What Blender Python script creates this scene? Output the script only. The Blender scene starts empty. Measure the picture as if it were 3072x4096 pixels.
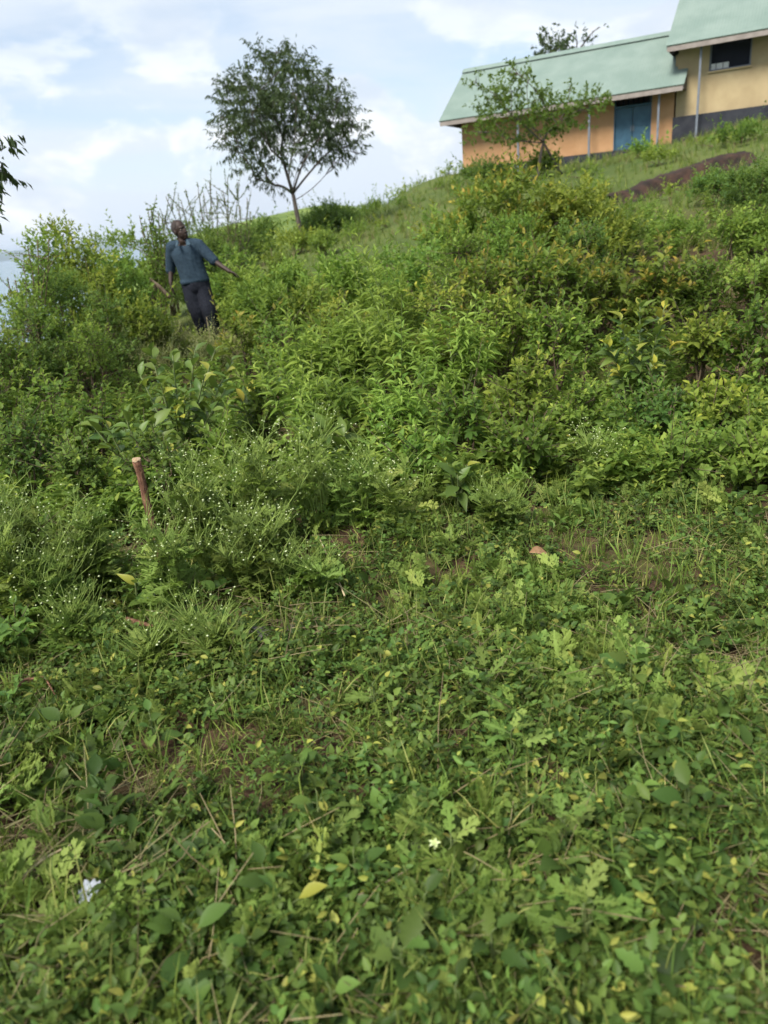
import bpy, bmesh, math, random
import numpy as np
from mathutils import Vector, Matrix, noise as mnoise

rng = np.random.default_rng(7)
random.seed(7)
R_ = math.radians
sc = bpy.context.scene
COL = sc.collection

# ------------------------------------------------------------------ camera
FPX, PIT, ROL, CZ = 2980.0, R_(21.07), R_(5.0), 1.55     # focal length in photo pixels (3072 x 4096)
fw = np.array([0, math.cos(PIT), -math.sin(PIT)])
u0 = np.array([0, math.sin(PIT), math.cos(PIT)])
r0 = np.array([1.0, 0, 0])
RV = math.cos(ROL) * r0 - math.sin(ROL) * u0
UV = math.sin(ROL) * r0 + math.cos(ROL) * u0
cam_d = bpy.data.cameras.new('camera')
cam = bpy.data.objects.new('camera', cam_d)
COL.objects.link(cam)
m = Matrix.Identity(4)
for i in range(3):
    m[i][0] = RV[i]; m[i][1] = UV[i]; m[i][2] = -fw[i]
m[2][3] = CZ
cam.matrix_world = m
cam_d.sensor_fit = 'VERTICAL'
cam_d.sensor_height = 36.0
cam_d.lens = 36.0 * FPX / 4096.0
cam_d.clip_start = 0.05
cam_d.clip_end = 60000
cam_d.dof.use_dof = True
cam_d.dof.focus_distance = 3.7
cam_d.dof.aperture_fstop = 26.18e-3 / 0.0112
sc.camera = cam

# ------------------------------------------------------------------ world, sun, exposure
SUN_EL, SUN_AZ = R_(52), R_(-140)          # azimuth measured from +Y towards +X
world = bpy.data.worlds.new('World')
sc.world = world
world.use_nodes = True
nt = world.node_tree
nt.nodes.clear()
def N(tree, typ, **kw):
    n = tree.nodes.new(typ)
    for k, v in kw.items():
        if k == 'inp':
            for kk, vv in v.items():
                n.inputs[kk].default_value = vv
        else:
            setattr(n, k, v)
    return n
def L(tree, a, b): tree.links.new(a, b)
def math_node(tree, op, a, b=None, c=None, clamp=False):
    n = N(tree, 'ShaderNodeMath', operation=op, use_clamp=clamp)
    for i, v in enumerate((a, b, c)):
        if v is None: continue
        if isinstance(v, (int, float)): n.inputs[i].default_value = v
        else: L(tree, v, n.inputs[i])
    return n.outputs[0]
def maprange(tree, v, a, b, c=0.0, d=1.0, smooth=True):
    n = N(tree, 'ShaderNodeMapRange', interpolation_type='SMOOTHSTEP' if smooth else 'LINEAR')
    L(tree, v, n.inputs[0])
    n.inputs[1].default_value = a; n.inputs[2].default_value = b
    n.inputs[3].default_value = c; n.inputs[4].default_value = d
    return n.outputs[0]
def mixcol(tree, f, a, b):
    n = N(tree, 'ShaderNodeMix', data_type='RGBA')
    for s, v in ((n.inputs[0], f), (n.inputs[6], a), (n.inputs[7], b)):
        if isinstance(v, (int, float)): s.default_value = v
        elif isinstance(v, tuple): s.default_value = (*v, 1) if len(v) == 3 else v
        else: L(tree, v, s)
    return n.outputs[2]

sky = N(nt, 'ShaderNodeTexSky', sky_type='NISHITA', sun_disc=False, sun_elevation=SUN_EL, sun_rotation=SUN_AZ,
        air_density=1.0, dust_density=0.7, ozone_density=1.5)
tc = N(nt, 'ShaderNodeTexCoord')
sep = N(nt, 'ShaderNodeSeparateXYZ'); L(nt, tc.outputs['Generated'], sep.inputs[0])
zc = math_node(nt, 'MAXIMUM', sep.outputs[2], 0.0)
den = math_node(nt, 'ADD', zc, 0.12)
cx = math_node(nt, 'DIVIDE', sep.outputs[0], den)
cy = math_node(nt, 'DIVIDE', sep.outputs[1], den)
comb = N(nt, 'ShaderNodeCombineXYZ'); L(nt, cx, comb.inputs[0]); L(nt, cy, comb.inputs[1])
# high thin veil of cloud
mp = N(nt, 'ShaderNodeMapping', inp={'Scale': (0.55, 1.1, 1), 'Rotation': (0, 0, 0.5), 'Location': (3.1, 1.7, 0)})
L(nt, comb.outputs[0], mp.inputs[0])
nz1 = N(nt, 'ShaderNodeTexNoise', inp={'Scale': 0.9, 'Detail': 6, 'Roughness': 0.55, 'Distortion': 0.6})
L(nt, mp.outputs[0], nz1.inputs['Vector'])
veil = maprange(nt, nz1.outputs[0], 0.32, 0.66, 0.42, 1.0)
# heaped clouds low over the horizon
mp2 = N(nt, 'ShaderNodeMapping', inp={'Scale': (4.2, 4.2, 8.5), 'Location': (0.35, 2.2, 0.15)})
L(nt, tc.outputs['Generated'], mp2.inputs[0])
nz2 = N(nt, 'ShaderNodeTexNoise', inp={'Scale': 1.5, 'Detail': 7, 'Roughness': 0.55, 'Distortion': 0.25})
L(nt, mp2.outputs[0], nz2.inputs['Vector'])
band = math_node(nt, 'MULTIPLY', maprange(nt, sep.outputs[2], -0.02, 0.03), maprange(nt, sep.outputs[2], 0.34, 0.10))
cum = math_node(nt, 'MULTIPLY', maprange(nt, nz2.outputs[0], 0.47, 0.58), band)
# shading inside the heaps: same noise looked up a little lower
mp3 = N(nt, 'ShaderNodeMapping', inp={'Scale': (4.2, 4.2, 8.5), 'Location': (0.35, 2.2, -0.10)})
L(nt, tc.outputs['Generated'], mp3.inputs[0])
nz3 = N(nt, 'ShaderNodeTexNoise', inp={'Scale': 1.5, 'Detail': 4, 'Roughness': 0.55, 'Distortion': 0.25})
L(nt, mp3.outputs[0], nz3.inputs['Vector'])
under = maprange(nt, nz3.outputs[0], 0.44, 0.62)
SKY_S = 0.10
skys = N(nt, 'ShaderNodeVectorMath', operation='SCALE'); L(nt, sky.outputs[0], skys.inputs[0]); skys.inputs[3].default_value = SKY_S
veil = math_node(nt, 'ADD', veil, maprange(nt, sep.outputs[2], 0.16, 0.0, 0.0, 0.55), clamp=True)
c1 = mixcol(nt, veil, skys.outputs[0], (0.47, 0.52, 0.58))
cumcol = mixcol(nt, under, (0.64, 0.655, 0.67), (0.44, 0.485, 0.55))
c2 = mixcol(nt, math_node(nt, 'MULTIPLY', cum, 0.85), c1, cumcol)
bg = N(nt, 'ShaderNodeBackground'); L(nt, c2, bg.inputs[0]); bg.inputs[1].default_value = 1.0
wo = N(nt, 'ShaderNodeOutputWorld'); L(nt, bg.outputs[0], wo.inputs[0])

sun_d = bpy.data.lights.new('sun', 'SUN')
sun_d.energy = 3.8; sun_d.angle = R_(22); sun_d.color = (1.0, 0.95, 0.87)
sun = bpy.data.objects.new('sun', sun_d); COL.objects.link(sun)
sd = Vector((math.sin(SUN_AZ) * math.cos(SUN_EL), math.cos(SUN_AZ) * math.cos(SUN_EL), math.sin(SUN_EL)))
sun.rotation_euler = sd.to_track_quat('Z', 'Y').to_euler()
sun.location = (0, 0, 60)
sc.view_settings.view_transform = 'Standard'
sc.view_settings.look = 'None'
sc.view_settings.exposure = 0.84
sc.view_settings.gamma = 1.0
sc.view_settings.use_curve_mapping = False
sc.cycles.max_bounces = 5
sc.cycles.diffuse_bounces = 4
sc.cycles.transmission_bounces = 3
sc.cycles.volume_bounces = 0
sc.cycles.use_denoising = True
sc.cycles.use_adaptive_sampling = True
sc.cycles.adaptive_threshold = 0.025

# ------------------------------------------------------------------ helpers
def ray(px, py): return fw + RV * ((px - 1536) / FPX) + UV * ((2048 - py) / FPX)
CAM = np.array([0, 0, CZ])
def atY(px, py, Y):
    d = ray(px, py); return CAM + d * (Y / d[1])
def proj(p):
    v = np.asarray(p, float) - CAM
    w = v @ fw
    return 1536 + FPX * (v @ RV) / w, 2048 - FPX * (v @ UV) / w

def np_mesh(name, V, T, attrs=None, smooth=False):
    """triangle mesh from arrays"""
    me = bpy.data.meshes.new(name)
    V = np.asarray(V, np.float32); T = np.asarray(T, np.int32)
    me.vertices.add(len(V)); me.vertices.foreach_set('co', V.ravel())
    me.loops.add(T.size); me.loops.foreach_set('vertex_index', T.ravel())
    me.polygons.add(len(T))
    me.polygons.foreach_set('loop_start', np.arange(0, T.size, 3, dtype=np.int32))
    me.polygons.foreach_set('use_smooth', np.full(len(T), smooth != 'flat', bool))
    for k, a in (attrs or {}).items():
        at = me.attributes.new(k, 'FLOAT', 'POINT'); at.data.foreach_set('value', np.asarray(a, np.float32))
    me.update(calc_edges=True)
    return me
def link(name, data, mat=None, parent=None):
    o = bpy.data.objects.new(name, data)
    COL.objects.link(o)
    if mat is not None and data is not None and not data.materials: data.materials.append(mat)
    if parent is not None: o.parent = parent
    return o
def tag(o, label, cat=None, group=None, kind=None):
    if label: o['label'] = label
    if cat: o['category'] = cat
    if group: o['group'] = group
    if kind: o['kind'] = kind
    return o
def empty(name, loc, label, cat, group=None, rz=0.0):
    o = bpy.data.objects.new(name, None); COL.objects.link(o)
    o.location = loc; o.rotation_euler = (0, 0, rz); o.empty_display_size = 0.2
    return tag(o, label, cat, group)

class Acc:
    """collects triangle pieces with var / tip attributes"""
    def __init__(s): s.V = []; s.T = []; s.A = []; s.B = []; s.n = 0
    def add(s, V, T, var=0.5, tip=0.0):
        V = np.asarray(V, float).reshape(-1, 3); T = np.asarray(T, int).reshape(-1, 3)
        s.V.append(V); s.T.append(T + s.n); s.n += len(V)
        s.A.append(np.broadcast_to(np.asarray(var, float), (len(V),)).copy())
        s.B.append(np.broadcast_to(np.asarray(tip, float), (len(V),)).copy())
    def mesh(s, name, smooth=False):
        if not s.V: return np_mesh(name, np.zeros((3, 3)), [[0, 1, 2]])
        return np_mesh(name, np.concatenate(s.V), np.concatenate(s.T),
                       {'var': np.concatenate(s.A), 'tip': np.concatenate(s.B)}, smooth)

def nrm(v): return v / np.maximum(np.linalg.norm(v, axis=-1, keepdims=True), 1e-9)

def tube(acc, pts, rad, sides=5, var=0.5, tip=0.0, cap=True):
    pts = np.asarray(pts, float); n = len(pts)
    rad = np.broadcast_to(np.asarray(rad, float), (n,))
    d = nrm(np.gradient(pts, axis=0))
    ref = np.array([0.31, 0.95, 0.05]) if abs(d[0][2]) > 0.7 else np.array([0.05, 0.1, 1.0])
    X = nrm(np.cross(d, ref)); Y = np.cross(d, X)
    a = np.linspace(0, 2 * math.pi, sides, endpoint=False)
    ring = X[:, None, :] * np.cos(a)[None, :, None] + Y[:, None, :] * np.sin(a)[None, :, None]
    V = pts[:, None, :] + ring * rad[:, None, None]
    T = []
    for i in range(n - 1):
        for j in range(sides):
            k = (j + 1) % sides
            p, q, r, s_ = i * sides + j, i * sides + k, (i + 1) * sides + k, (i + 1) * sides + j
            T += [(p, q, r), (p, r, s_)]
    if cap:
        for j in range(1, sides - 1):
            T.append(((n - 1) * sides, (n - 1) * sides + j, (n - 1) * sides + j + 1))
            T.append((0, j + 1, j))
    acc.add(V.reshape(-1, 3), T, var, tip)

def bez(p0, p1, p2, n):
    t = np.linspace(0, 1, n)[:, None]
    return (1 - t) ** 2 * np.asarray(p0) + 2 * t * (1 - t) * np.asarray(p1) + t ** 2 * np.asarray(p2)

# leaf templates: x across (-.5...5), y along 0..1, z normal;  (verts, tris)
def leaf_rows(rows, fold=0.16, droop=0.0):
    """rows: list of (t, halfwidth); folded along the midrib"""
    V = []; T = []; idx = []
    for t, w in rows:
        z = -droop * t * t
        if w <= 0:
            idx.append((len(V),)); V.append((0, t, z))
        else:
            idx.append((len(V), len(V) + 1, len(V) + 2))
            V += [(-w, t, z + fold * w), (0, t, z), (w, t, z + fold * w)]
    for a, b in zip(idx[:-1], idx[1:]):
        if len(a) == 1 and len(b) == 3: T += [(a[0], b[1], b[0]), (a[0], b[2], b[1])]
        elif len(a) == 3 and len(b) == 3:
            T += [(a[0], a[1], b[1]), (a[0], b[1], b[0]), (a[1], a[2], b[2]), (a[1], b[2], b[1])]
        else: T += [(a[0], a[1], b[0]), (a[1], a[2], b[0])]
    return np.array(V, float), np.array(T, int)
LEAF2 = (np.array([(0, 0, 0), (-.5, .42, .1), (0, 1, -.06), (.5, .42, .1)], float), np.array([(0, 2, 1), (0, 3, 2)]))
LEAF6 = leaf_rows([(0, 0), (.3, .5), (.68, .38), (1, 0)], .3, .22)
LEAF10 = leaf_rows([(0, 0), (.16, .32), (.4, .5), (.72, .34), (1, 0)], .28, .3)
LANCE = leaf_rows([(0, 0), (.2, .4), (.45, .5), (.75, .28), (1, 0)], .3, .55)
LOBED = leaf_rows([(0, 0), (.12, .22), (.2, .42), (.27, .3), (.4, .52), (.47, .34), (.6, .44), (.67, .25), (.82, .27), (1, 0)], .2, .28)
TOOTH = leaf_rows([(0, .04), (.1, .2), (.24, .42), (.27, .39), (.42, .52), (.45, .47), (.6, .47), (.63, .41), (.78, .31), (.81, .26), (1, 0)], .25, .26)
def pinnate(nl=6, seed=3):
    rr = random.Random(seed); V = []; T = []
    for k in range(6):                                                  # narrow blade along the midrib
        t = k / 5; w = .035 + .05 * math.sin(math.pi * t); z = -.25 * t * t
        V += [(-w, t, z + .01), (w, t, z + .01)]
        if k: b = len(V) - 4; T += [(b, b + 1, b + 3), (b, b + 3, b + 2)]
    for i in range(nl):
        t0 = .12 + .76 * i / (nl - 1)
        for s in (-1, 1):
            t = t0 + rr.uniform(-.04, .04); ll = (.36 * math.sin(math.pi * (t * .8 + .14)) + .05) * rr.uniform(.7, 1.15); ang = rr.uniform(.35, .85)
            z = -.25 * t * t; dx, dy = math.cos(ang), math.sin(ang); w = rr.uniform(.05, .085)
            for (d_, l2, da) in ((0, 1.0, 0), (.42, .5, .55), (.5, .45, -.5)):
                ex, ey = math.cos(ang + da), math.sin(ang + da); b = len(V); bx, by = d_ * ll * dx, t + d_ * ll * dy; L2 = ll * l2 * (1 - .25 * d_)
                zz = z + rr.uniform(-.03, .05)
                V += [(s * bx, by - w * .6, z), (s * (bx + L2 * ex * .55 + w * ey), by + L2 * ey * .55 - w * ex, z + .02), (s * (bx + L2 * ex), by + L2 * ey, zz), (s * (bx + L2 * ex * .5 - w * ey), by + L2 * ey * .5 + w * ex, z + .03)]
                T += [(b, b + 1, b + 2), (b, b + 2, b + 3)] if s > 0 else [(b, b + 2, b + 1), (b, b + 3, b + 2)]
    return np.array(V, float), np.array(T, int)
PINN = pinnate(6, 3)
PINN_B = pinnate(5, 8)

def leaves(acc, tmpl, P, A, Nn, size, width, var, tip=0.0):
    """place len(P) leaves: along A, normal hint Nn"""
    tv, tt = tmpl; n = len(P)
    if n == 0: return
    A = nrm(A); X = nrm(np.cross(A, Nn)); Nn = np.cross(X, A)
    size = np.broadcast_to(np.asarray(size, float), (n,)); width = np.broadcast_to(np.asarray(width, float), (n,))
    V = (P[:, None, :] + X[:, None, :] * (tv[None, :, 0:1] * (size * width)[:, None, None])
         + A[:, None, :] * (tv[None, :, 1:2] * size[:, None, None]) + Nn[:, None, :] * (tv[None, :, 2:3] * size[:, None, None]))
    T = tt[None] + (np.arange(n) * len(tv))[:, None, None]
    var = np.repeat(np.broadcast_to(np.asarray(var, float), (n,)), len(tv)); tip = np.repeat(np.broadcast_to(np.asarray(tip, float), (n,)), len(tv))
    acc.add(V.reshape(-1, 3), T.reshape(-1, 3), var, tip)
UP = np.array([0, 0, 1.0])
def rdir(n, zmin=-1.0):
    v = nrm(rng.normal(size=(n, 3)))
    if zmin > -1:
        v[:, 2] = np.where(v[:, 2] < zmin, -v[:, 2] * 0.5, v[:, 2]); v = nrm(v)
    return v

# ------------------------------------------------------------------ materials
def new_mat(name):
    mt = bpy.data.materials.new(name); mt.use_nodes = True
    t = mt.node_tree; t.nodes.clear()
    out = N(t, 'ShaderNodeOutputMaterial')
    return mt, t, out
def leaf_mat(name, dark, light, tipc, transl=0.3, rough=0.5, jit=0.25, spec=0.16):
    mt, t, out = new_mat(name)
    va = N(t, 'ShaderNodeAttribute', attribute_name='var'); ti = N(t, 'ShaderNodeAttribute', attribute_name='tip')
    oi = N(t, 'ShaderNodeObjectInfo')
    c = mixcol(t, va.outputs['Fac'], dark, light)
    c = mixcol(t, ti.outputs['Fac'], c, tipc)
    hsv = N(t, 'ShaderNodeHueSaturation', inp={'Saturation': 1.0})
    L(t, c, hsv.inputs['Color'])
    L(t, maprange(t, oi.outputs['Random'], 0, 1, 1 - jit, 1 + jit, False), hsv.inputs['Value'])
    r2 = math_node(t, 'FRACT', math_node(t, 'MULTIPLY', oi.outputs['Random'], 17.3))
    L(t, maprange(t, r2, 0, 1, 0.482, 0.512, False), hsv.inputs['Hue'])
    p = N(t, 'ShaderNodeBsdfPrincipled', inp={'Roughness': rough, 'Specular IOR Level': spec})
    L(t, hsv.outputs[0], p.inputs['Base Color'])
    tr = N(t, 'ShaderNodeBsdfTranslucent')
    tcol = mixcol(t, 0.5, hsv.outputs[0], (0.27, 0.37, 0.05))
    L(t, tcol, tr.inputs[0])
    mx = N(t, 'ShaderNodeMixShader'); mx.inputs[0].default_value = transl
    L(t, p.outputs[0], mx.inputs[1]); L(t, tr.outputs[0], mx.inputs[2]); L(t, mx.outputs[0], out.inputs[0])
    return mt
def plain_mat(name, c1, c2=None, scale=8.0, rough=0.8, bump=0.0, detail=5, stretch=(1, 1, 1), spec=0.3, metallic=0.0):
    mt, t, out = new_mat(name)
    p = N(t, 'ShaderNodeBsdfPrincipled', inp={'Roughness': rough, 'Specular IOR Level': spec, 'Metallic': metallic})
    if c2 is None: p.inputs['Base Color'].default_value = (*c1, 1)
    else:
        tcn = N(t, 'ShaderNodeTexCoord'); mpn = N(t, 'ShaderNodeMapping', inp={'Scale': stretch}); L(t, tcn.outputs['Object'], mpn.inputs[0])
        nz = N(t, 'ShaderNodeTexNoise', inp={'Scale': scale, 'Detail': detail, 'Roughness': 0.6}); L(t, mpn.outputs[0], nz.inputs['Vector'])
        L(t, mixcol(t, maprange(t, nz.outputs[0], 0.32, 0.68), c1, c2), p.inputs['Base Color'])
        if bump:
            b = N(t, 'ShaderNodeBump', inp={'Strength': bump, 'Distance': 0.02}); L(t, nz.outputs[0], b.inputs['Height']); L(t, b.outputs[0], p.inputs['Normal'])
    L(t, p.outputs[0], out.inputs[0])
    return mt

M = {}
M['green'] = leaf_mat('leaf_mid_green', (.078, .150, .026), (.190, .295, .055), (.32, .42, .07), .48)
M['dark'] = leaf_mat('leaf_dark_green', (.062, .122, .030), (.145, .23, .052), (.25, .34, .06), .45)
M['lime'] = leaf_mat('leaf_lime', (.125, .215, .034), (.25, .355, .070), (.33, .43, .085), .48)
M['olive'] = leaf_mat('leaf_olive', (.105, .160, .024), (.24, .305, .052), (.40, .42, .055), .45)
M['orange'] = leaf_mat('leaf_orange_tipped', (.078, .142, .024), (.195, .27, .048), (.44, .31, .05), .42)
M['parth'] = leaf_mat('leaf_grey_green', (.140, .225, .044), (.26, .36, .090), (.33, .40, .10), .45, .6)
M['dry'] = leaf_mat('leaf_dry_weed', (.15, .17, .06), (.28, .30, .13), (.33, .32, .16), .25, .7)
M['acacia'] = leaf_mat('leaf_acacia', (.026, .050, .018), (.068, .105, .036), (.09, .13, .04), .15, .55, .08)
M['big'] = leaf_mat('leaf_broad', (.055, .110, .022), (.145, .21, .038), (.38, .36, .05), .3, .45, .15, .3)
M['ground'] = leaf_mat('leaf_ground_weed', (.038, .078, .017), (.112, .178, .036), (.26, .27, .055), .3, .5, .5)
M['grass'] = leaf_mat('grass_blade', (.068, .120, .021), (.165, .235, .044), (.34, .32, .11), .3, .55, .35)
M['straw'] = leaf_mat('straw', (.13, .105, .05), (.29, .25, .13), (.34, .28, .15), .1, .8, .3)
M['pale_stem'] = plain_mat('pale_green_stem', (.13, .20, .035), (.21, .28, .06), 20, .6)
M['twig'] = plain_mat('twig_bark', (.07, .05, .03), (.15, .11, .07), 30)
M['stem'] = plain_mat('green_stem', (.08, .12, .035), (.14, .17, .06), 20, .6)
M['bark'] = plain_mat('grey_bark', (.060, .048, .040), (.12, .10, .082), 18, .9, .5, stretch=(1, 1, .25))
M['flower'] = plain_mat('white_flower', (.38, .46, .18), (.58, .63, .38), 60, .7)
M['green_wall'] = None

def ground_mat():
    mt, t, out = new_mat('soil_and_turf')
    geo = N(t, 'ShaderNodeNewGeometry')
    a = N(t, 'ShaderNodeTexNoise', inp={'Scale': 2.3, 'Detail': 8, 'Roughness': .65}); L(t, geo.outputs['Position'], a.inputs['Vector'])
    b = N(t, 'ShaderNodeTexNoise', inp={'Scale': 22, 'Detail': 6, 'Roughness': .7}); L(t, geo.outputs['Position'], b.inputs['Vector'])
    c = N(t, 'ShaderNodeTexNoise', inp={'Scale': .23, 'Detail': 7, 'Roughness': .6}); L(t, geo.outputs['Position'], c.inputs['Vector'])
    soil = mixcol(t, maprange(t, b.outputs[0], .3, .7), (.030, .018, .011), (.105, .062, .038))
    turf = mixcol(t, maprange(t, a.outputs[0], .3, .7), (.045, .075, .018), (.12, .14, .035))
    far = mixcol(t, maprange(t, c.outputs[0], .35, .65), (.045, .075, .018), (.10, .125, .034))
    sp = N(t, 'ShaderNodeSeparateXYZ'); L(t, geo.outputs['Position'], sp.inputs[0])
    near = mixcol(t, maprange(t, a.outputs[0], .40, .70, 0, .45), soil, turf)
    dist = maprange(t, sp.outputs[1], 9, 16)
    col = mixcol(t, dist, near, mixcol(t, .6, turf, far))
    p = N(t, 'ShaderNodeBsdfPrincipled', inp={'Roughness': .95, 'Specular IOR Level': .15}); L(t, col, p.inputs['Base Color'])
    bm = N(t, 'ShaderNodeBump', inp={'Strength': .8, 'Distance': .03}); L(t, b.outputs[0], bm.inputs['Height']); L(t, bm.outputs[0], p.inputs['Normal'])
    L(t, p.outputs[0], out.inputs[0])
    return mt
M['soil'] = ground_mat()

# ------------------------------------------------------------------ terrain
HO = np.array([3.58, 33.46, 0.0]); HA = R_(-29.34)                   # school block: front-left eave corner, facade direction
hax = np.array([math.cos(HA), math.sin(HA), 0]); hbk = np.array([-hax[1], hax[0], 0])
def HP(a, s, z): return HO + hax * a + hbk * s + np.array([0, 0, z])
ctrl = [(0, 0, 0), (-2, 2, 0), (2, 2, 0), (0, 4, 0), (-3, 4.5, 0), (3, 5, .08), (0, 7, .05), (-2.2, 11, .08), (0, 10, .2), (-5.5, 8, -.1), (-8, 12, -.6),
        (2, 9, .45), (4.5, 9, .8), (7.5, 9, 1.15), (0, 14, .5), (3, 14, 1.0), (-4, 16, .2), (-10, 18, -1.4), (-3, -4, 0), (4, -4, .3), (12, 4, 1.5), (-10, 2, -.6),
        (-6, 24, .1), (-14, 30, -3.5), (-30, 50, -9), (-22, 16, -3.6), (-60, 100, -17), (-60, 30, -13), (-130, 200, -26), (-250, 350, -34), (0, 60, .5), (-10, 45, -.6),
        (0, 110, -4), (0, 250, -18), (0, 450, -34), (150, 300, -12), (400, 400, -34), (40, 60, 7), (80, 40, 8), (80, -40, 0), (-80, -60, -20), (0, -100, -10), (-300, 0, -34), (400, 0, -10), (0, -400, -34), (400, -400, -34), (-400, -400, -34), (-400, 450, -34)]
for px, py, Y in ((1215, 985, 26), (1450, 905, 34), (1700, 800, 37), (2470, 815, 17.5), (2300, 900, 14), (2500, 865, 14.2), (2750, 815, 14.4), (3040, 750, 14.6), (2700, 762, 17.6), (2720, 690, 19.2), (3072, 600, 19), (3072, 490, 25)):
    ctrl.append(tuple(atY(px, py, Y)))
for a, s, z in ((-.5, -.4, 3.05), (3, 0, 3.05), (6, 0, 3.1), (8.8, 0, 3.35), (12, 0, 3.75), (16, 0, 4.2), (0, 7, 3.0), (8, 7, 3.3), (16, 7, 4.2), (4, -2, 2.85), (9, -2.5, 3.05)):
    ctrl.append(tuple(HP(a, s, z)))
ctrl = np.array(ctrl)
def phi(r2): return np.sqrt(r2 + 1.5 ** 2)
def _fit():
    P = ctrl[:, :2]; n = len(P)
    K = phi(((P[:, None] - P[None]) ** 2).sum(-1))
    A = np.zeros((n + 1, n + 1)); A[:n, :n] = K; A[:n, n] = 1; A[n, :n] = 1
    return np.linalg.solve(A, np.append(ctrl[:, 2], 0))
WT = _fit()
def height(x, y):
    x = np.asarray(x, float); y = np.asarray(y, float); sh = x.shape
    Q = np.stack([x.ravel(), y.ravel()], 1)
    out = np.empty(len(Q))
    for i in range(0, len(Q), 20000):
        q = Q[i:i + 20000]
        out[i:i + 20000] = phi(((q[:, None] - ctrl[None, :, :2]) ** 2).sum(-1)) @ WT[:-1] + WT[-1]
    xx, yy = Q[:, 0], Q[:, 1]
    out += .018 * np.sin(3.1 * xx + 1.3 * yy) * np.cos(2.3 * yy - .7 * xx) + .02 * np.sin(1.1 * xx - .6) * np.sin(1.37 * yy + .4)
    return out.reshape(sh)
def hz(x, y): return float(height(np.array([x]), np.array([y]))[0])

def graded(lo, hi, fine_lo, fine_hi, step, grow=1.12):
    a = list(np.arange(fine_lo, fine_hi + 1e-6, step))
    s = step; v = a[-1]
    while v < hi: s *= grow; v += s; a.append(min(v, hi))
    s = step; v = a[0]; left = []
    while v > lo: s *= grow; v -= s; left.append(max(v, lo))
    return np.array(left[::-1] + a)
gx = graded(-420, 420, -3.5, 4.5, .09, 1.06); gy = graded(-420, 470, .4, 7, .09, 1.05)
GX, GY = np.meshgrid(gx, gy)
GZ = height(GX, GY)
V = np.stack([GX, GY, GZ], -1).reshape(-1, 3)
nx, ny = len(gx), len(gy)
ii, jj = np.meshgrid(np.arange(nx - 1), np.arange(ny - 1))
q0 = (jj * nx + ii).ravel()
T = np.concatenate([np.stack([q0, q0 + 1, q0 + nx + 1], 1), np.stack([q0, q0 + nx + 1, q0 + nx], 1)])
g = link('ground', np_mesh('ground', V, T, smooth=True), M['soil'])
tag(g, 'reddish soil hillside rising towards the school', 'ground', kind='structure')

# lake, far shore, pale hill
def lake_mat():
    mt, t, out = new_mat('lake_water')
    p = N(t, 'ShaderNodeBsdfPrincipled', inp={'Base Color': (.10, .17, .20, 1), 'Roughness': .22, 'IOR': 1.33})
    geo = N(t, 'ShaderNodeNewGeometry')
    nz = N(t, 'ShaderNodeTexNoise', inp={'Scale': .12, 'Detail': 4}); L(t, geo.outputs['Position'], nz.inputs['Vector'])
    b = N(t, 'ShaderNodeBump', inp={'Strength': .5, 'Distance': .6}); L(t, nz.outputs[0], b.inputs['Height']); L(t, b.outputs[0], p.inputs['Normal'])
    L(t, p.outputs[0], out.inputs[0]); return mt
lk = link('lake', np_mesh('lake', [(-14000, -2000, -26), (14000, -2000, -26), (14000, 14000, -26), (-14000, 14000, -26)], [(0, 1, 2), (0, 2, 3)]), lake_mat())
tag(lk, 'pale grey blue lake beyond the bushes', 'lake', kind='structure')
def ridge_mesh(name, x0, x1, y, base, prof, depth, n=160):
    xs = np.linspace(x0, x1, n); V = []; T = []
    rows = [(-1, 0), (-.6, .45), (-.25, .85), (0, 1), (.5, .6), (1, 0)]
    for (d, k) in rows:
        for x in xs:
            h = prof(x) * k
            V.append((x, y + d * depth * (1 + .2 * math.sin(x * .002)), base + h))
    for r in range(len(rows) - 1):
        for i in range(n - 1):
            a = r * n + i
            T += [(a, a + 1, a + n + 1), (a, a + n + 1, a + n)]
    return np_mesh(name, V, T, smooth=True)
hm = plain_mat('far_hill_woods', (.035, .06, .03), (.07, .09, .04), .01, .95)
fs = link('hills', ridge_mesh('hills', -7000, 7000, 6600, -28, lambda x: 52 + 16 * math.sin(x * .0021 + .6) + 9 * math.sin(x * .0057) + 5 * math.sin(x * .013), 700), hm)
tag(fs, 'low blue hills on the far lake shore', 'hills', kind='structure')
def hill_mat():
    mt, t, out = new_mat('pale_pasture')
    geo = N(t, 'ShaderNodeNewGeometry')
    nz = N(t, 'ShaderNodeTexNoise', inp={'Scale': .25, 'Detail': 8, 'Roughness': .65}); L(t, geo.outputs['Position'], nz.inputs['Vector'])
    p = N(t, 'ShaderNodeBsdfPrincipled', inp={'Roughness': .95, 'Specular IOR Level': .1})
    L(t, mixcol(t, maprange(t, nz.outputs[0], .38, .62), (.085, .13, .035), (.17, .22, .055)), p.inputs['Base Color']); L(t, p.outputs[0], out.inputs[0]); return mt
hx, hy = np.meshgrid(np.linspace(-1, 1, 60), np.linspace(-1, 1, 40))
HR = np.clip(1 - (hx ** 2 + hy ** 2), 0, 1)
c0 = atY(1190, 838, 150)
hzv = -16 + (c0[2] + 16) * HR ** .75 * (1 + .03 * np.sin(9 * hx) * np.cos(7 * hy))
HV = np.stack([c0[0] + hx * 46, 150 + hy * 45, hzv], -1).reshape(-1, 3)
q0 = (np.arange(39)[:, None] * 60 + np.arange(59)[None]).ravel()
hl = link('hill', np_mesh('hill', HV, np.concatenate([np.stack([q0, q0 + 1, q0 + 61], 1), np.stack([q0, q0 + 61, q0 + 60], 1)]), smooth=True), hill_mat())
tag(hl, 'pale green grassy hill behind the lone tree', 'hill', kind='structure')

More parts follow.
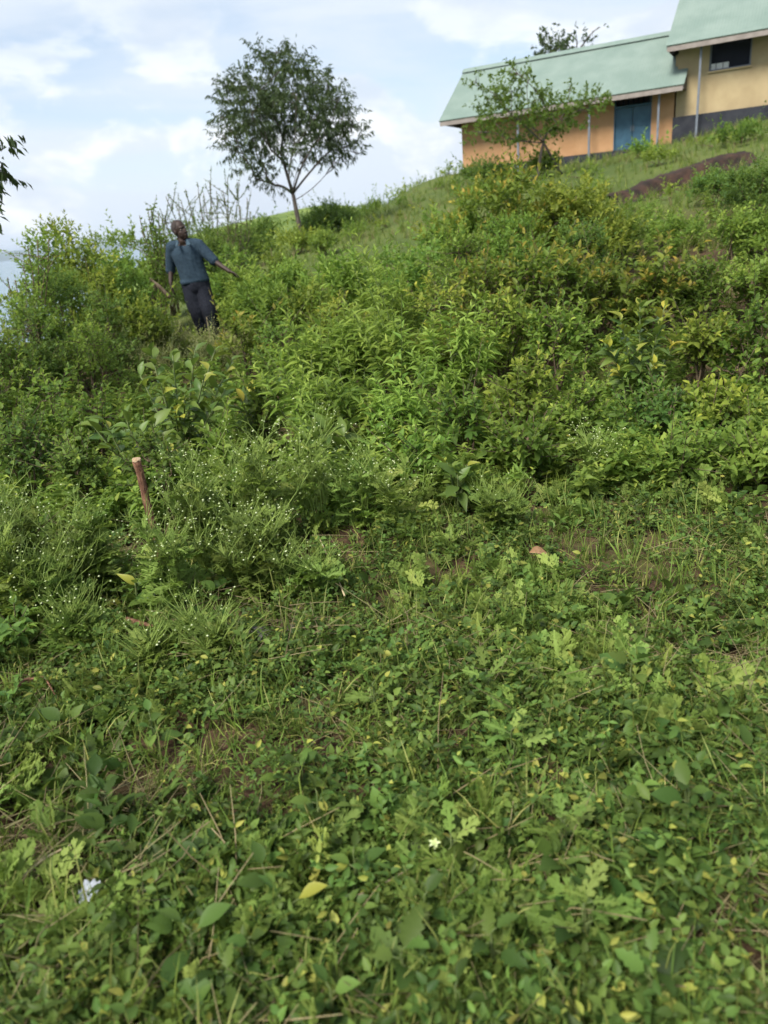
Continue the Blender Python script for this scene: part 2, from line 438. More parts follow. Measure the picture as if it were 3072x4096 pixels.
# ------------------------------------------------------------------ placing by photo column and distance
def ground_at(px, Y):
    py = 1400.0
    for _ in range(6):
        x = atY(px, py, Y)[0]; z = hz(x, Y); py = proj((x, Y, z))[1]
    return np.array([x, Y, z])
def top_h(px, py, Y, base): return max(.15, atY(px, py, Y)[2] - base[2])
# ------------------------------------------------------------------ school buildings
M['wall_orange'] = plain_mat('orange_plaster', (.37, .205, .10), (.44, .255, .13), 1.3, .9, .1, 9)
M['wall_cream'] = plain_mat('cream_plaster', (.34, .26, .145), (.42, .33, .19), 1.3, .9, .1, 9)
M['plinth'] = plain_mat('dark_plinth', (.020, .022, .030), (.036, .038, .046), 3, .9, .2)
M['roof'] = plain_mat('green_roof_sheet', (.145, .20, .17), (.185, .24, .207), .9, .6, detail=4, spec=.35)
M['fascia'] = plain_mat('fascia_board', (.22, .19, .17), (.28, .245, .22), 4, .8)
M['steel'] = plain_mat('grey_blue_steel', (.13, .15, .18), (.17, .19, .22), 6, .5)
M['blue_door'] = plain_mat('blue_steel_door', (.030, .080, .13), (.045, .11, .165), 5, .5)
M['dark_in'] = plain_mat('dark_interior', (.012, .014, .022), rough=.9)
M['white'] = plain_mat('off_white', (.62, .62, .60), (.72, .72, .70), 10, .7)

BOXF = [(0, 2, 1), (0, 3, 2), (4, 5, 6), (4, 6, 7), (0, 1, 5), (0, 5, 4), (1, 2, 6), (1, 6, 5), (2, 3, 7), (2, 7, 6), (3, 0, 4), (3, 4, 7)]
def box(acc, a0, a1, s0, s1, z0, z1):
    acc.add([(a0, s0, z0), (a1, s0, z0), (a1, s1, z0), (a0, s1, z0), (a0, s0, z1), (a1, s0, z1), (a1, s1, z1), (a0, s1, z1)], BOXF)
def boxes(name, mat, parent, *bs):
    acc = Acc()
    for b in bs: box(acc, *b)
    return link(name, acc.mesh(name, 'flat'), mat, parent)
def prism(acc, poly_sz, a0, a1):
    """polygon in (s, z) extruded along a"""
    n = len(poly_sz)
    V = [(a0, s, z) for s, z in poly_sz] + [(a1, s, z) for s, z in poly_sz]
    T = [(0, i, i + 1) for i in range(1, n - 1)] + [(n, n + i + 1, n + i) for i in range(1, n - 1)]
    for i in range(n):
        j = (i + 1) % n; T += [(i, n + i, n + j), (i, n + j, j)]
    acc.add(V, T)
def roof_slope(acc, a0, a1, s0, z0, s1, z1, th=.03):
    """ribbed sheet running up the slope"""
    a = []; h = []
    x = a0
    while x < a1 - 1e-6:
        for dx, hh in ((0, 0), (.03, .0), (.042, .006), (.062, .006), (.074, 0)):
            if x + dx <= a1: a.append(x + dx); h.append(hh)
        x += .1
    a.append(a1); h.append(0)
    a = np.array(a); h = np.array(h); n = len(a)
    nv = nrm(np.array([0, -(z1 - z0), (s1 - s0)]) * (1 if s1 > s0 else -1))
    V = []
    for (s, z, off) in ((s0, z0, 1), (s1, z1, 1), (s0, z0, 0), (s1, z1, 0)):
        base = np.stack([a, np.full(n, s), np.full(n, z)], 1)
        V.append(base + nv * (h[:, None] if off else -th))
    T = []
    for i in range(n - 1):
        T += [(i, i + 1, n + i + 1), (i, n + i + 1, n + i), (2 * n + i, 3 * n + i + 1, 2 * n + i + 1), (2 * n + i, 3 * n + i, 3 * n + i + 1),
              (i, 2 * n + i + 1, i + 1), (i, 2 * n + i, 2 * n + i + 1)]
    for i in (0, n - 1): T += [(i, n + i, 3 * n + i), (i, 3 * n + i, 2 * n + i)]
    acc.add(np.concatenate(V), T)

def block(name, label, a0, a1, eave, base, floor, va0, va1, wall_mat, openings):
    root = empty(name, HO, label, 'building', rz=HA)
    rid = eave + 2.13
    def under(s): return eave + .71 * min(s, 6 - s) - .05
    # front wall built round the openings, then back and gable walls
    acc = Acc(); x = a0
    for (o0, o1, z0, z1) in openings:
        box(acc, x, o0, .8, 1.0, floor, under(.8))
        if z0 > floor: box(acc, o0, o1, .8, 1.0, floor, z0)
        if z1 < under(.8): box(acc, o0, o1, .8, 1.0, z1, under(.8))
        x = o1
    box(acc, x, a1, .8, 1.0, floor, under(.8))
    box(acc, a0, a1, 5.0, 5.2, floor, under(.8))
    for g0, g1 in ((a0, a0 + .2), (a1 - .2, a1)):
        prism(acc, [(1.002, floor), (4.998, floor), (4.998, under(1.0)), (3, under(3)), (1.002, under(1.0))], g0, g1)
    link('wall', acc.mesh('wall', 'flat'), wall_mat, root)
    boxes('floor_slab', M['dark_in'], root, (a0 + .2, a1 - .2, 1.0, 5.0, floor - .05, floor + .02))
    boxes('plinth', M['plinth'], root, (a0 - .06, a1 + .06, .62, 5.26, base, floor + .003))
    acc = Acc(); roof_slope(acc, va0, va1, 0, eave, 3, rid); roof_slope(acc, va0, va1, 6, eave, 3, rid)
    rf = link('roof', acc.mesh('roof', 'flat'), M['roof'], root)
    acc = Acc(); prism(acc, [(2.72, rid - .13), (3, rid + .055), (3.28, rid - .13), (3, rid + .025)], va0 - .02, va1 + .02)
    link('ridge_cap', acc.mesh('ridge_cap', 'flat'), M['roof'], rf)
    boxes('fascia', M['fascia'], rf, (va0 + .04, va1 - .04, .03, .055, eave - .19, eave - .035))
    for v in (va0 + .02, va1 - .045):
        acc = Acc(); prism(acc, [(.06, eave - .13), (3, rid - .2), (5.94, eave - .13), (5.94, eave - .03), (3, rid - .06), (.06, eave - .03)], v, v + .025)
        link('barge_board', acc.mesh('barge_board', 'flat'), M['fascia'], rf)
    return root
lower = block('school_block', 'long low orange classroom block with green metal roof and blue door', .62, 8.8, 5.2, 2.3, 3.4, -.03, 9.2, M['wall_orange'], [(6.7, 8.03, 3.4, 5.42)])
upper = block('school_block', 'cream classroom block on higher floor, cut off by the frame', 8.86, 17.5, 6.44, 2.6, 4.25, 8.55, 18.0, M['wall_cream'], [(9.88, 11.2, 5.55, 6.5), (11.75, 13.1, 5.55, 6.5), (14.2, 15.5, 5.55, 6.5)])
# blue double door of the lower block
for x0, x1 in ((6.74, 7.355), (7.375, 7.99)):
    d = boxes('door', M['blue_door'], lower, (x0, x1, .86, .90, 3.42, 4.80))
    boxes('door_panel', M['blue_door'], d, (x0 + .07, x1 - .07, .845, .86, 3.5, 4.08), (x0 + .07, x1 - .07, .845, .86, 4.16, 4.72))
    boxes('door_handle', M['steel'], d, ((x1 - .05, x1 - .02, .82, .86, 4.0, 4.2) if x1 < 7.4 else (x0 + .02, x0 + .05, .82, .86, 4.0, 4.2)))
boxes('door_frame', M['blue_door'], lower, (6.7, 6.74, .79, .95, 3.4, 5.42), (7.99, 8.03, .79, .95, 3.4, 5.42), (6.74, 7.99, .79, .95, 4.81, 4.87), (6.74, 7.99, .79, .95, 5.36, 5.42))
for k in range(7):
    x = 6.82 + k * .18
    boxes('transom_bar', M['dark_in'], lower, (x, x + .02,   .86, .88, 4.87, 5.36))
def post(root, a, z0, z1, s=.32):
    p = boxes('post', M['steel'], root, (a - .035, a + .035, s - .035, s + .035, z0, z1))
    boxes('bracket', M['steel'], p, (a - .03, a + .03, s + .05, .8, z1 - .12, z1 - .06))
for a in (3.15, 5.9, 8.35): post(lower, a, 2.7, 5.36)
for a in (9.65, 12.3, 15.0): post(upper, a, 3.0, 6.6)
for x0, x1 in ((9.88, 11.2), (11.75, 13.1), (14.2, 15.5)):
    w = boxes('window', M['steel'], upper, (x0, x0 + .05, .84, .92, 5.55, 6.5), (x1 - .05, x1, .84, .92, 5.55, 6.5), (x0 + .05, x1 - .05, .84, .92, 5.55, 5.6), (x0 + .05, x1 - .05, .84, .92, 6.45, 6.5))
    for k in range(1, 6):
        xx = x0 + (x1 - x0) * k / 6
        boxes('window_bar', M['dark_in'], w, (xx - .008, xx + .008, .87, .885, 5.6, 6.45))
    boxes('sill', M['wall_cream'], w, (x0 - .04, x1 + .04, .74, .9, 5.50, 5.548))
    if x0 < 10:
        boxes('pale_panel', M['white'], w, (x0 + .06, x0 + .62, .9, .915, 5.6, 5.78))  # small off-white panel in the lower left of the window
    boxes('unlit_room_sheet', M['dark_in'], w, (x0 + .02, x1 - .02, .96, .97, 5.56, 6.49))  # dark sheet across the opening, stands in for the unlit room behind
boxes('lit_wall_block', M['wall_cream'], upper, (8.76, 8.855, .95, 1.25, 5.9, 6.25))  # cream block added to stand in for a lit spot on the gable

# spoil bank of bare earth below the buildings
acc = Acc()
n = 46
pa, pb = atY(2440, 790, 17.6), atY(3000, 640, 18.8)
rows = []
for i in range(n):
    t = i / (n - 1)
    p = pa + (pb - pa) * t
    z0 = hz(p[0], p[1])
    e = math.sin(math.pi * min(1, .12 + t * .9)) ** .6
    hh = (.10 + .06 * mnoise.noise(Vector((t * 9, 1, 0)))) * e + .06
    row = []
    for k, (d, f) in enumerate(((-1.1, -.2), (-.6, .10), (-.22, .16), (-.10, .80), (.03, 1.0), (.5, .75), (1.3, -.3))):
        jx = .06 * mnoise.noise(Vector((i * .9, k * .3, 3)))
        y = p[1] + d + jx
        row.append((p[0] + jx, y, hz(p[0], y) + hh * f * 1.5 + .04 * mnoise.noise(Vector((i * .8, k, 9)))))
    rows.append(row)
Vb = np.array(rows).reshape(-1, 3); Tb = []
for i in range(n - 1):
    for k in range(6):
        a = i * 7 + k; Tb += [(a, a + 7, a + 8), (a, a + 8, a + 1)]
bank = link('earth_bank', np_mesh('earth_bank', Vb, Tb), plain_mat('shade_toned_red_earth', (.012, .008, .006), (.050, .026, .017), 3.5, .95, 1.0))  # near-black tone puts the cut face's shade into the soil colour
tag(bank, 'ridge of bare reddish earth, coloured dark for shade, below the classroom blocks', 'earth bank', kind='structure')

# ------------------------------------------------------------------ trees
def droop_leaves(acc, C, r, n, size, width, var0=.4, tmpl=LEAF2, droop=.9, squash=.8):
    """n drooping leaves in a fuzzy ball, arranged on short twigs"""
    k = max(3, n // 9)
    d = rdir(k); rad = r * rng.random(k) ** .5 * rng.choice([1, 1, 1, 1.3], k)
    tb = C + d * rad[:, None] * np.array([1, 1, squash])
    out = nrm(d + np.array([0, 0, .35]) + .5 * rng.normal(size=(k, 3)))
    idx = rng.integers(0, k, n); t = rng.random(n)
    P = tb[idx] + out[idx] * (t * size * 2.4)[:, None]
    A = nrm(out[idx] * .5 + rdir(n) * .75 - UP * droop)
    leaves(acc, tmpl, P, A, rdir(n) + UP * .6, size * rng.uniform(.7, 1.25, n), width, np.clip(rng.normal(var0, .22, n), 0, 1), 0)
    return tb, out

def clump_tree(name, label, base, fork, clumps, trunk_r, leaf, width, per_r2, mat, extra_trunks=(), spread=1.0, cat='tree', droop=.9, group=None, limb_r=.05, bark='bark'):
    """clumps: list of (point, radius); limbs run from the fork to every clump"""
    base = np.asarray(base, float)
    root = empty(name, base, label, cat, group)
    tr = Acc(); cr = Acc()
    fork = np.asarray(fork, float) - base
    mid = fork * .55 + rng.normal(size=3) * np.linalg.norm(fork) * .025
    pts = bez((0, 0, -.12), mid, fork, 9)
    tube(tr, pts, np.linspace(trunk_r * 1.25, trunk_r * .72, 9), 8)
    for ex in extra_trunks:
        b2 = np.asarray(ex[0]) - base; e2 = np.asarray(ex[1]) - base
        tube(tr, bez(b2, (b2 + e2) / 2 + rng.normal(size=3) * .06, e2, 6), np.linspace(trunk_r, trunk_r * .6, 6), 6)
    cs = [np.asarray(C) - base for C, r in clumps]
    df = [np.linalg.norm(c - fork) for c in cs]
    order = np.argsort(df); load = np.ones(len(cs)); par = {}
    for i in order:
        best, bc = None, df[i] * 1.0
        for k in order:
            if df[k] < df[i] * .82 and (cs[k] - fork) @ (cs[i] - fork) > .75 * df[k] * df[i]:
                cost = np.linalg.norm(cs[i] - cs[k]) + .55 * df[k] * .9
                if cost < bc: best, bc = k, cost
        par[i] = best
    for i in order[::-1]:
        if par[i] is not None: load[par[i]] += load[i]
    for i in order:
        c, r = cs[i], clumps[i][1]
        start = fork if par[i] is None else cs[par[i]]
        if par[i] is None and rng.random() < .4: start = pts[rng.integers(6, 9)]
        v = c - start; ln = np.linalg.norm(v)
        ctrl_p = start + v * .5 + np.array([0, 0, .06 * ln]) + rng.normal(size=3) * .09 * ln
        lp = bez(start, ctrl_p, c, 8)
        r0_ = limb_r * .55 * math.sqrt(load[i]); tube(tr, lp, np.linspace(r0_ * 1.15, max(.006, r0_ * .8), 8), 5)
        n = int(per_r2 * r * r)
        tb, out = droop_leaves(cr, c, r, n, leaf, width, droop=droop)
        for b in tb[:: max(1, len(tb) // 9)]:
            s = lp[rng.integers(5, 8)]
            tube(tr, bez(s, (s + b) / 2 + rng.normal(size=3) * .04, b, 4), np.linspace(.009, .004, 4), 3, cap=False)
    link('trunk', tr.mesh('trunk', True), M[bark], root)
    link('crown', cr.mesh('crown'), M[mat], root)
    return root

# the lone tree on the skyline; clumps traced in a crop of the photo, depth spread round the trunk
YT = 26.0
z4 = lambda x, y: (750 + x * .4822, 100 + y * .4822)
tb_ = ground_at(1213, YT)
CL = [(590, 230, 62), (740, 190, 62), (680, 320, 105), (880, 270, 85), (960, 330, 85), (830, 420, 140), (480, 420, 75), (360, 480, 75), (300, 600, 55), (420, 600, 125),
      (560, 560, 115), (700, 580, 140), (900, 560, 140), (1040, 450, 75), (1170, 490, 70), (1120, 620, 115), (1280, 600, 85), (1350, 700, 80), (255, 760, 52), (350, 780, 100),
      (520, 760, 140), (700, 760, 150), (880, 750, 130), (1060, 770, 125), (1230, 770, 110), (1400, 830, 70), (275, 930, 62), (380, 960, 100), (520, 940, 95), (650, 920, 100),
      (790, 960, 85), (1020, 900, 100), (1150, 930, 100), (1300, 950, 100), (1430, 980, 60), (1460, 1080, 45), (330, 1050, 68), (490, 1170, 80), (590, 1170, 60), (640, 1270, 60),
      (555, 1310, 36), (720, 1360, 60), (1000, 1050, 75), (1200, 1060, 85), (1330, 1030, 75), (1240, 1150, 65), (790, 1150, 60), (690, 1060, 70), (880, 1060, 60)]
cl = []
for (x, y, r) in CL:
    px, py = z4(x, y)
    rad_c = math.hypot((x - 840) / 620, (y - 700) / 560)
    dY = rng.uniform(-1, 1) * 2.2 * math.sqrt(max(.05, 1 - min(rad_c, 1) ** 2))
    px, py = 1160 + (px - 1160) * .95, 470 + (py - 470) * .95
    cl.append((atY(px, py, YT + dY), r * .4822 / FPX * YT * rng.uniform(.8, 1.1)))
fork = atY(*z4(875, 1400), YT)
lone = clump_tree('acacia_tree', 'lone tall tree with rounded feathery crown standing on the skyline', tb_, fork, cl,   .085, .18, .21, 1900, 'acacia', limb_r=.022)

# small leaning tree in front of the orange block
YH = 25.5
z1 = lambda x, y: (1700 + x * .827, y * .827)
CL = [(240, 400, 30), (330, 450, 50), (440, 350, 38), (420, 440, 60), (500, 380, 28), (300, 560, 62), (260, 640, 52), (420, 560, 80), (380, 660, 42), (560, 470, 42), (600, 540, 72),
      (520, 620, 60), (680, 540, 70), (700, 420, 20), (780, 520, 60), (840, 480, 40), (640, 600, 50), (480, 680, 30)]
cl = [(atY(*z1(x, y), YH + rng.uniform(-.7, .7)), r * .827 / FPX * YH * 1.2) for x, y, r in CL]
b1 = ground_at(z1(540, 860)[0], YH)
b2 = ground_at(z1(660, 800)[0], YH + .3)
fk = atY(*z1(572, 690), YH)
clump_tree('small_tree', 'small leaning two stemmed tree in front of the orange wall', b1, fk, cl, .05, .11, .5, 1500, 'green', extra_trunks=((b2, fk),), droop=.2, limb_r=.02)
# trees showing over the ridge
for lab, cl_, Y, dens in (('dark rounded tree crown showing above the classroom ridge', [(610, 240, 52), (575, 262, 36), (645, 232, 34), (600, 300, 50)], 47, 700),
                          ('thin open tree with bare twigs above the classroom ridge', [(735, 195, 34), (765, 215, 30), (815, 150, 20), (845, 130, 10), (700, 170, 14), (790, 180, 14)], 47, 190)):
    cc = [(atY(*z1(x, y), Y + rng.uniform(-.8, .8)), r * .827 / FPX * Y * 1.1) for x, y, r in cl_]
    b = np.array([cc[0][0][0], Y, hz(cc[0][0][0], Y)])
    clump_tree('ridge_tree', lab, b, cc[0][0] - np.array([0, 0, 1.0]), cc, .12, .24, .45, dens, 'acacia', droop=.3)
# tree at the left edge of the view, most of it outside
YL = 6.2
CLL = [(8, 480, 34), (22, 600, 40), (42, 690, 36), (30, 640, 40), (20, 760, 30), (8, 910, 26), (-60, 560, 60), (-70, 700, 60), (-110, 820, 60), (-150, 600, 80), (-200, 480, 80), (-230, 720, 80), (-90, 420, 50), (-330, 560, 110), (-420, 700, 110)]
cl = [(atY(x - 38, y, YL + rng.uniform(-.25, .25)), r / FPX * YL * 1.05) for x, y, r in CLL]
bl = ground_at(-420, YL)
clump_tree('edge_tree', 'dark tree with drooping leaves reaching in from the frame edge', bl, atY(-400, 1000, YL), cl, .07, .082, .3, 6500, 'acacia', droop=1.2, limb_r=.02)

# sparse thorny shrub behind the man: fan of bare branches with tiny leaves
def sparse_shrub(label, base, tips, leaf, n_per_m, r0, mat, sub=5):
    root = empty('thorn_shrub', base, label, 'shrub')
    st = Acc(); fo = Acc()
    for tp in tips:
        tp = np.asarray(tp) - base
        midp = tp * np.array([.75, .75, .42]) + rng.normal(size=3) * .08
        pl = bez((0, 0, -.05), midp, tp, 10)
        tube(st, pl, np.linspace(r0, .006, 10), 5)
        segs = [pl[3:]]
        for k in range(sub):
            i = rng.integers(3, 9); s = pl[i]; d = nrm(tp - s + rng.normal(size=3) * .5 * np.linalg.norm(tp) * .5)
            e = s + d * rng.uniform(.25, .6)
            q = bez(s, (s + e) / 2 + rng.normal(size=3) * .03, e, 5); segs.append(q)
            tube(st, q, np.linspace(.007, .003, 5), 3, cap=False)
        for q in segs:
            ln = np.linalg.norm(np.diff(q, axis=0), axis=1).sum()
            n = int(ln * n_per_m)
            if n < 1: continue
            u = rng.random(n) * (len(q) - 1.001); i = u.astype(int); f = (u - i)[:, None]
            P = q[i] * (1 - f) + q[i + 1] * f
            leaves(fo, LEAF2, P, rdir(n) + UP * .3, rdir(n) + UP, leaf * rng.uniform(.6, 1.3, n), .5, rng.random(n), 0)
    link('stems', st.mesh('stems', True), M['twig'], root)
    link('foliage', fo.mesh('foliage'), M[mat], root)
    return root
z2 = lambda x, y: (x * .6028, 400 + y * .6028)
YB = 16.0
base = ground_at(880, YB)
tips = [atY(*z2(x, y), YB + rng.uniform(-.9, .9)) for x, y in ((1100, 640), (1170, 700), (1230, 590), (1310, 545), (1390, 535), (1440, 640), (1510, 515), (1575, 545), (1640, 650), (1660, 740), (1060, 720), (1200, 660), (1480, 600), (1350, 620), (1590, 700))]
sparse_shrub('grey thorny shrub with bare fanned branches behind the man', base, tips, .035, 80, .007, 'dark', 12)
YB2 = 12.5
base = ground_at(660, YB2)
tips = [atY(*z2(x, y), YB2 + rng.uniform(-.4, .4)) for x, y in ((925, 765), (960, 800), (1000, 720), (1050, 750), (1080, 790), (1030, 850), (980, 720), (940, 850))]
sparse_shrub('loose open shrub with light gaps left of the bald head', base, tips, .05, 80, .008, 'green', 7)
base = ground_at(90, 9.0)
tips = [atY(x, y, 9.0 + rng.uniform(-.4, .4)) for x, y in ((110, 985), (150, 960), (195, 955), (90, 1060), (160, 1020), (130, 1080), (30, 1110), (180, 1080), (60, 1120))]
sparse_shrub('wispy shrub with thin twigs against the lake', base, tips, .04, 60, .008, 'green', 5)
# ------------------------------------------------------------------ bushes
KIND = {   # leaf length, width, template near, template far, material, leaves per twig, twig length / leaf, tip chance, upright
    'green':  (.060, .55, LEAF6, LEAF2, 'green', 11, 3.2, .55, .6),
    'dark':   (.050, .55, LEAF6, LEAF2, 'dark', 11, 3.4, .4, .6),
    'olive':  (.070, .50, LEAF6, LEAF2, 'olive', 10, 3.0, .7, .7),
    'orange': (.085, .46, LEAF6, LEAF2, 'orange', 11, 2.8, .8, .8),
    'lime':   (.100, .26, LANCE, LEAF6, 'lime', 18, 3.4, .5, 1.5),
    'dry':    (.030, .35, LEAF2, LEAF2, 'dry', 16, 6.0, .5, 1.0),
    'parthb': (.075, .9, PINN, LEAF2, 'parth', 8, 2.6, .2, .8),
}
TRI = [0]
def bush(px, Y, top, wpx, kind, label, name='bush', group=None, layers=3.6, dpx=None, cat='bush', base=None):
    b = ground_at(px, Y) if base is None else base
    w = wpx / FPX * Y * 1.06; h = top_h(px, top, Y, b)
    lf, wr, tn, tf, mat, nl, tl, tipp, upr = KIND[kind]
    lf *= rng.uniform(.9, 1.15) * (1.0 if Y < 9 else 1.15 if Y < 15 else 1.6 if Y < 24 else 2.2)
    tmpl = tn if Y < 7.5 else tf
    root = empty(name, b, label, cat, group)
    st = Acc(); fo = Acc()
    nl_ = max(5, int(4 + 2.6 * w))
    lumps = []
    for i in range(nl_):
        a = rng.uniform(0, 2 * math.pi); rr = math.sqrt(rng.random()) * .36 * w
        q = 1 - (rr / (.5 * w)) ** 2 * .55
        r = rng.uniform(.15, .29) * min(w, h * 1.5)
        lumps.append((np.array([math.cos(a) * rr, math.sin(a) * rr, max(r * .7, (rng.uniform(.45, .92) * h * q) - r * .8)]), r))
    r = .22 * min(w, h * 1.4); lumps.append((np.array([rng.uniform(-.06, .06) * w, 0, max(r * .6, h - r - lf * 1.1)]), r))
    if h > .9:
        for i in range(nl_ // 2):
            a = rng.uniform(0, 2 * math.pi); lumps.append((np.array([math.cos(a) * .3 * w, math.sin(a) * .3 * w, rng.uniform(.12, .4) * h]), rng.uniform(.2, .28) * w * .8))
    area = sum(4 * math.pi * r * r for _, r in lumps) * .55
    nsp = int(area * layers * .5 / (lf * lf * wr * .6 * nl)) + 6
    pr = np.array([r * r for _, r in lumps]); pr /= pr.sum()
    li = rng.choice(len(lumps), nsp, p=pr)
    LC = np.array([c for c, _ in lumps])[li]; LR = np.array([r for _, r in lumps])[li]
    d = rdir(nsp, -.35)
    inner = rng.random(nsp) < .3
    rad = np.where(inner, rng.uniform(.3, .75, nsp), rng.uniform(.78, 1.04, nsp)) * LR
    SB = LC + d * rad[:, None] * np.array([1, 1, .85])
    SB[:, 2] = np.maximum(SB[:, 2], .02)
    SD = nrm(d * .7 + UP * upr + .35 * rng.normal(size=(nsp, 3)))
    SL = lf * tl * rng.uniform(.6, 1.3, nsp)
    # a few twigs shoot past the outline
    far = rng.random(nsp) < .07; SL[far] *= 2.2
    svar = np.clip(rng.normal(.5, .22, nsp), 0, 1); stip = rng.random(nsp) < tipp * np.clip(.25 + 1.35 * (SB[:, 2] / h) ** 1.6, 0, 1.6)
    n = nsp * nl
    k = np.repeat(np.arange(nsp), nl); j = np.tile(np.arange(nl), nsp); t = (j + .6) / nl
    ang = j * 2.4 + rng.uniform(0, 6.28, nsp)[k]
    X = nrm(np.cross(SD, rng.normal(size=(nsp, 3)))); Yv = np.cross(SD, X)
    radial = X[k] * np.cos(ang)[:, None] + Yv[k] * np.sin(ang)[:, None]
    bend = np.array([0, 0, -.25])
    P = SB[k] + SD[k] * (SL[k] * t)[:, None] + bend * ((SL[k] * t * t) * .35)[:, None]
    A = radial * (1.0 - .45 * t)[:, None] + SD[k] * (.35 + .6 * t)[:, None] + .18 * rng.normal(size=(n, 3))
    Nn = UP + SD[k] * .5 + .45 * rng.normal(size=(n, 3))
    size = lf * rng.uniform(.7, 1.2, n) * (1.1 - .45 * t ** 2)
    tip = np.where(stip[k], np.clip((t - .55) * 2.2, 0, 1), 0) * rng.uniform(.4, 1, n)
    leaves(fo, tmpl, P, A, Nn, size, wr * rng.uniform(.85, 1.15, n), np.clip(svar[k] + rng.normal(0, .16, n), 0, 1), tip)
    for c, r in lumps:
        s = np.array([rng.normal() * .05 * w, rng.normal() * .05 * w, -.04])
        tube(st, bez(s, np.array([c[0] * .5, c[1] * .5, c[2] * .6]), c + np.array([0, 0, r * .5]), 6), np.linspace(.006 + .008 * h, .004, 6), 4)
    if Y < 9:
        for q in rng.choice(nsp, min(nsp, 120), replace=False):
            e = SB[q] + SD[q] * SL[q]
            tube(st, [LC[q] * .5 + SB[q] * .5, SB[q], e], [.005, .0035, .0015], 3, cap=False)
    TRI[0] += sum(len(x) for x in fo.T) + sum(len(x) for x in st.T)
    link('stems', st.mesh('stems', True), M['stem' if kind in ('lime', 'dry', 'parthb') else 'twig'], root)
    link('foliage', fo.mesh('foliage'), M[mat], root)
    return root

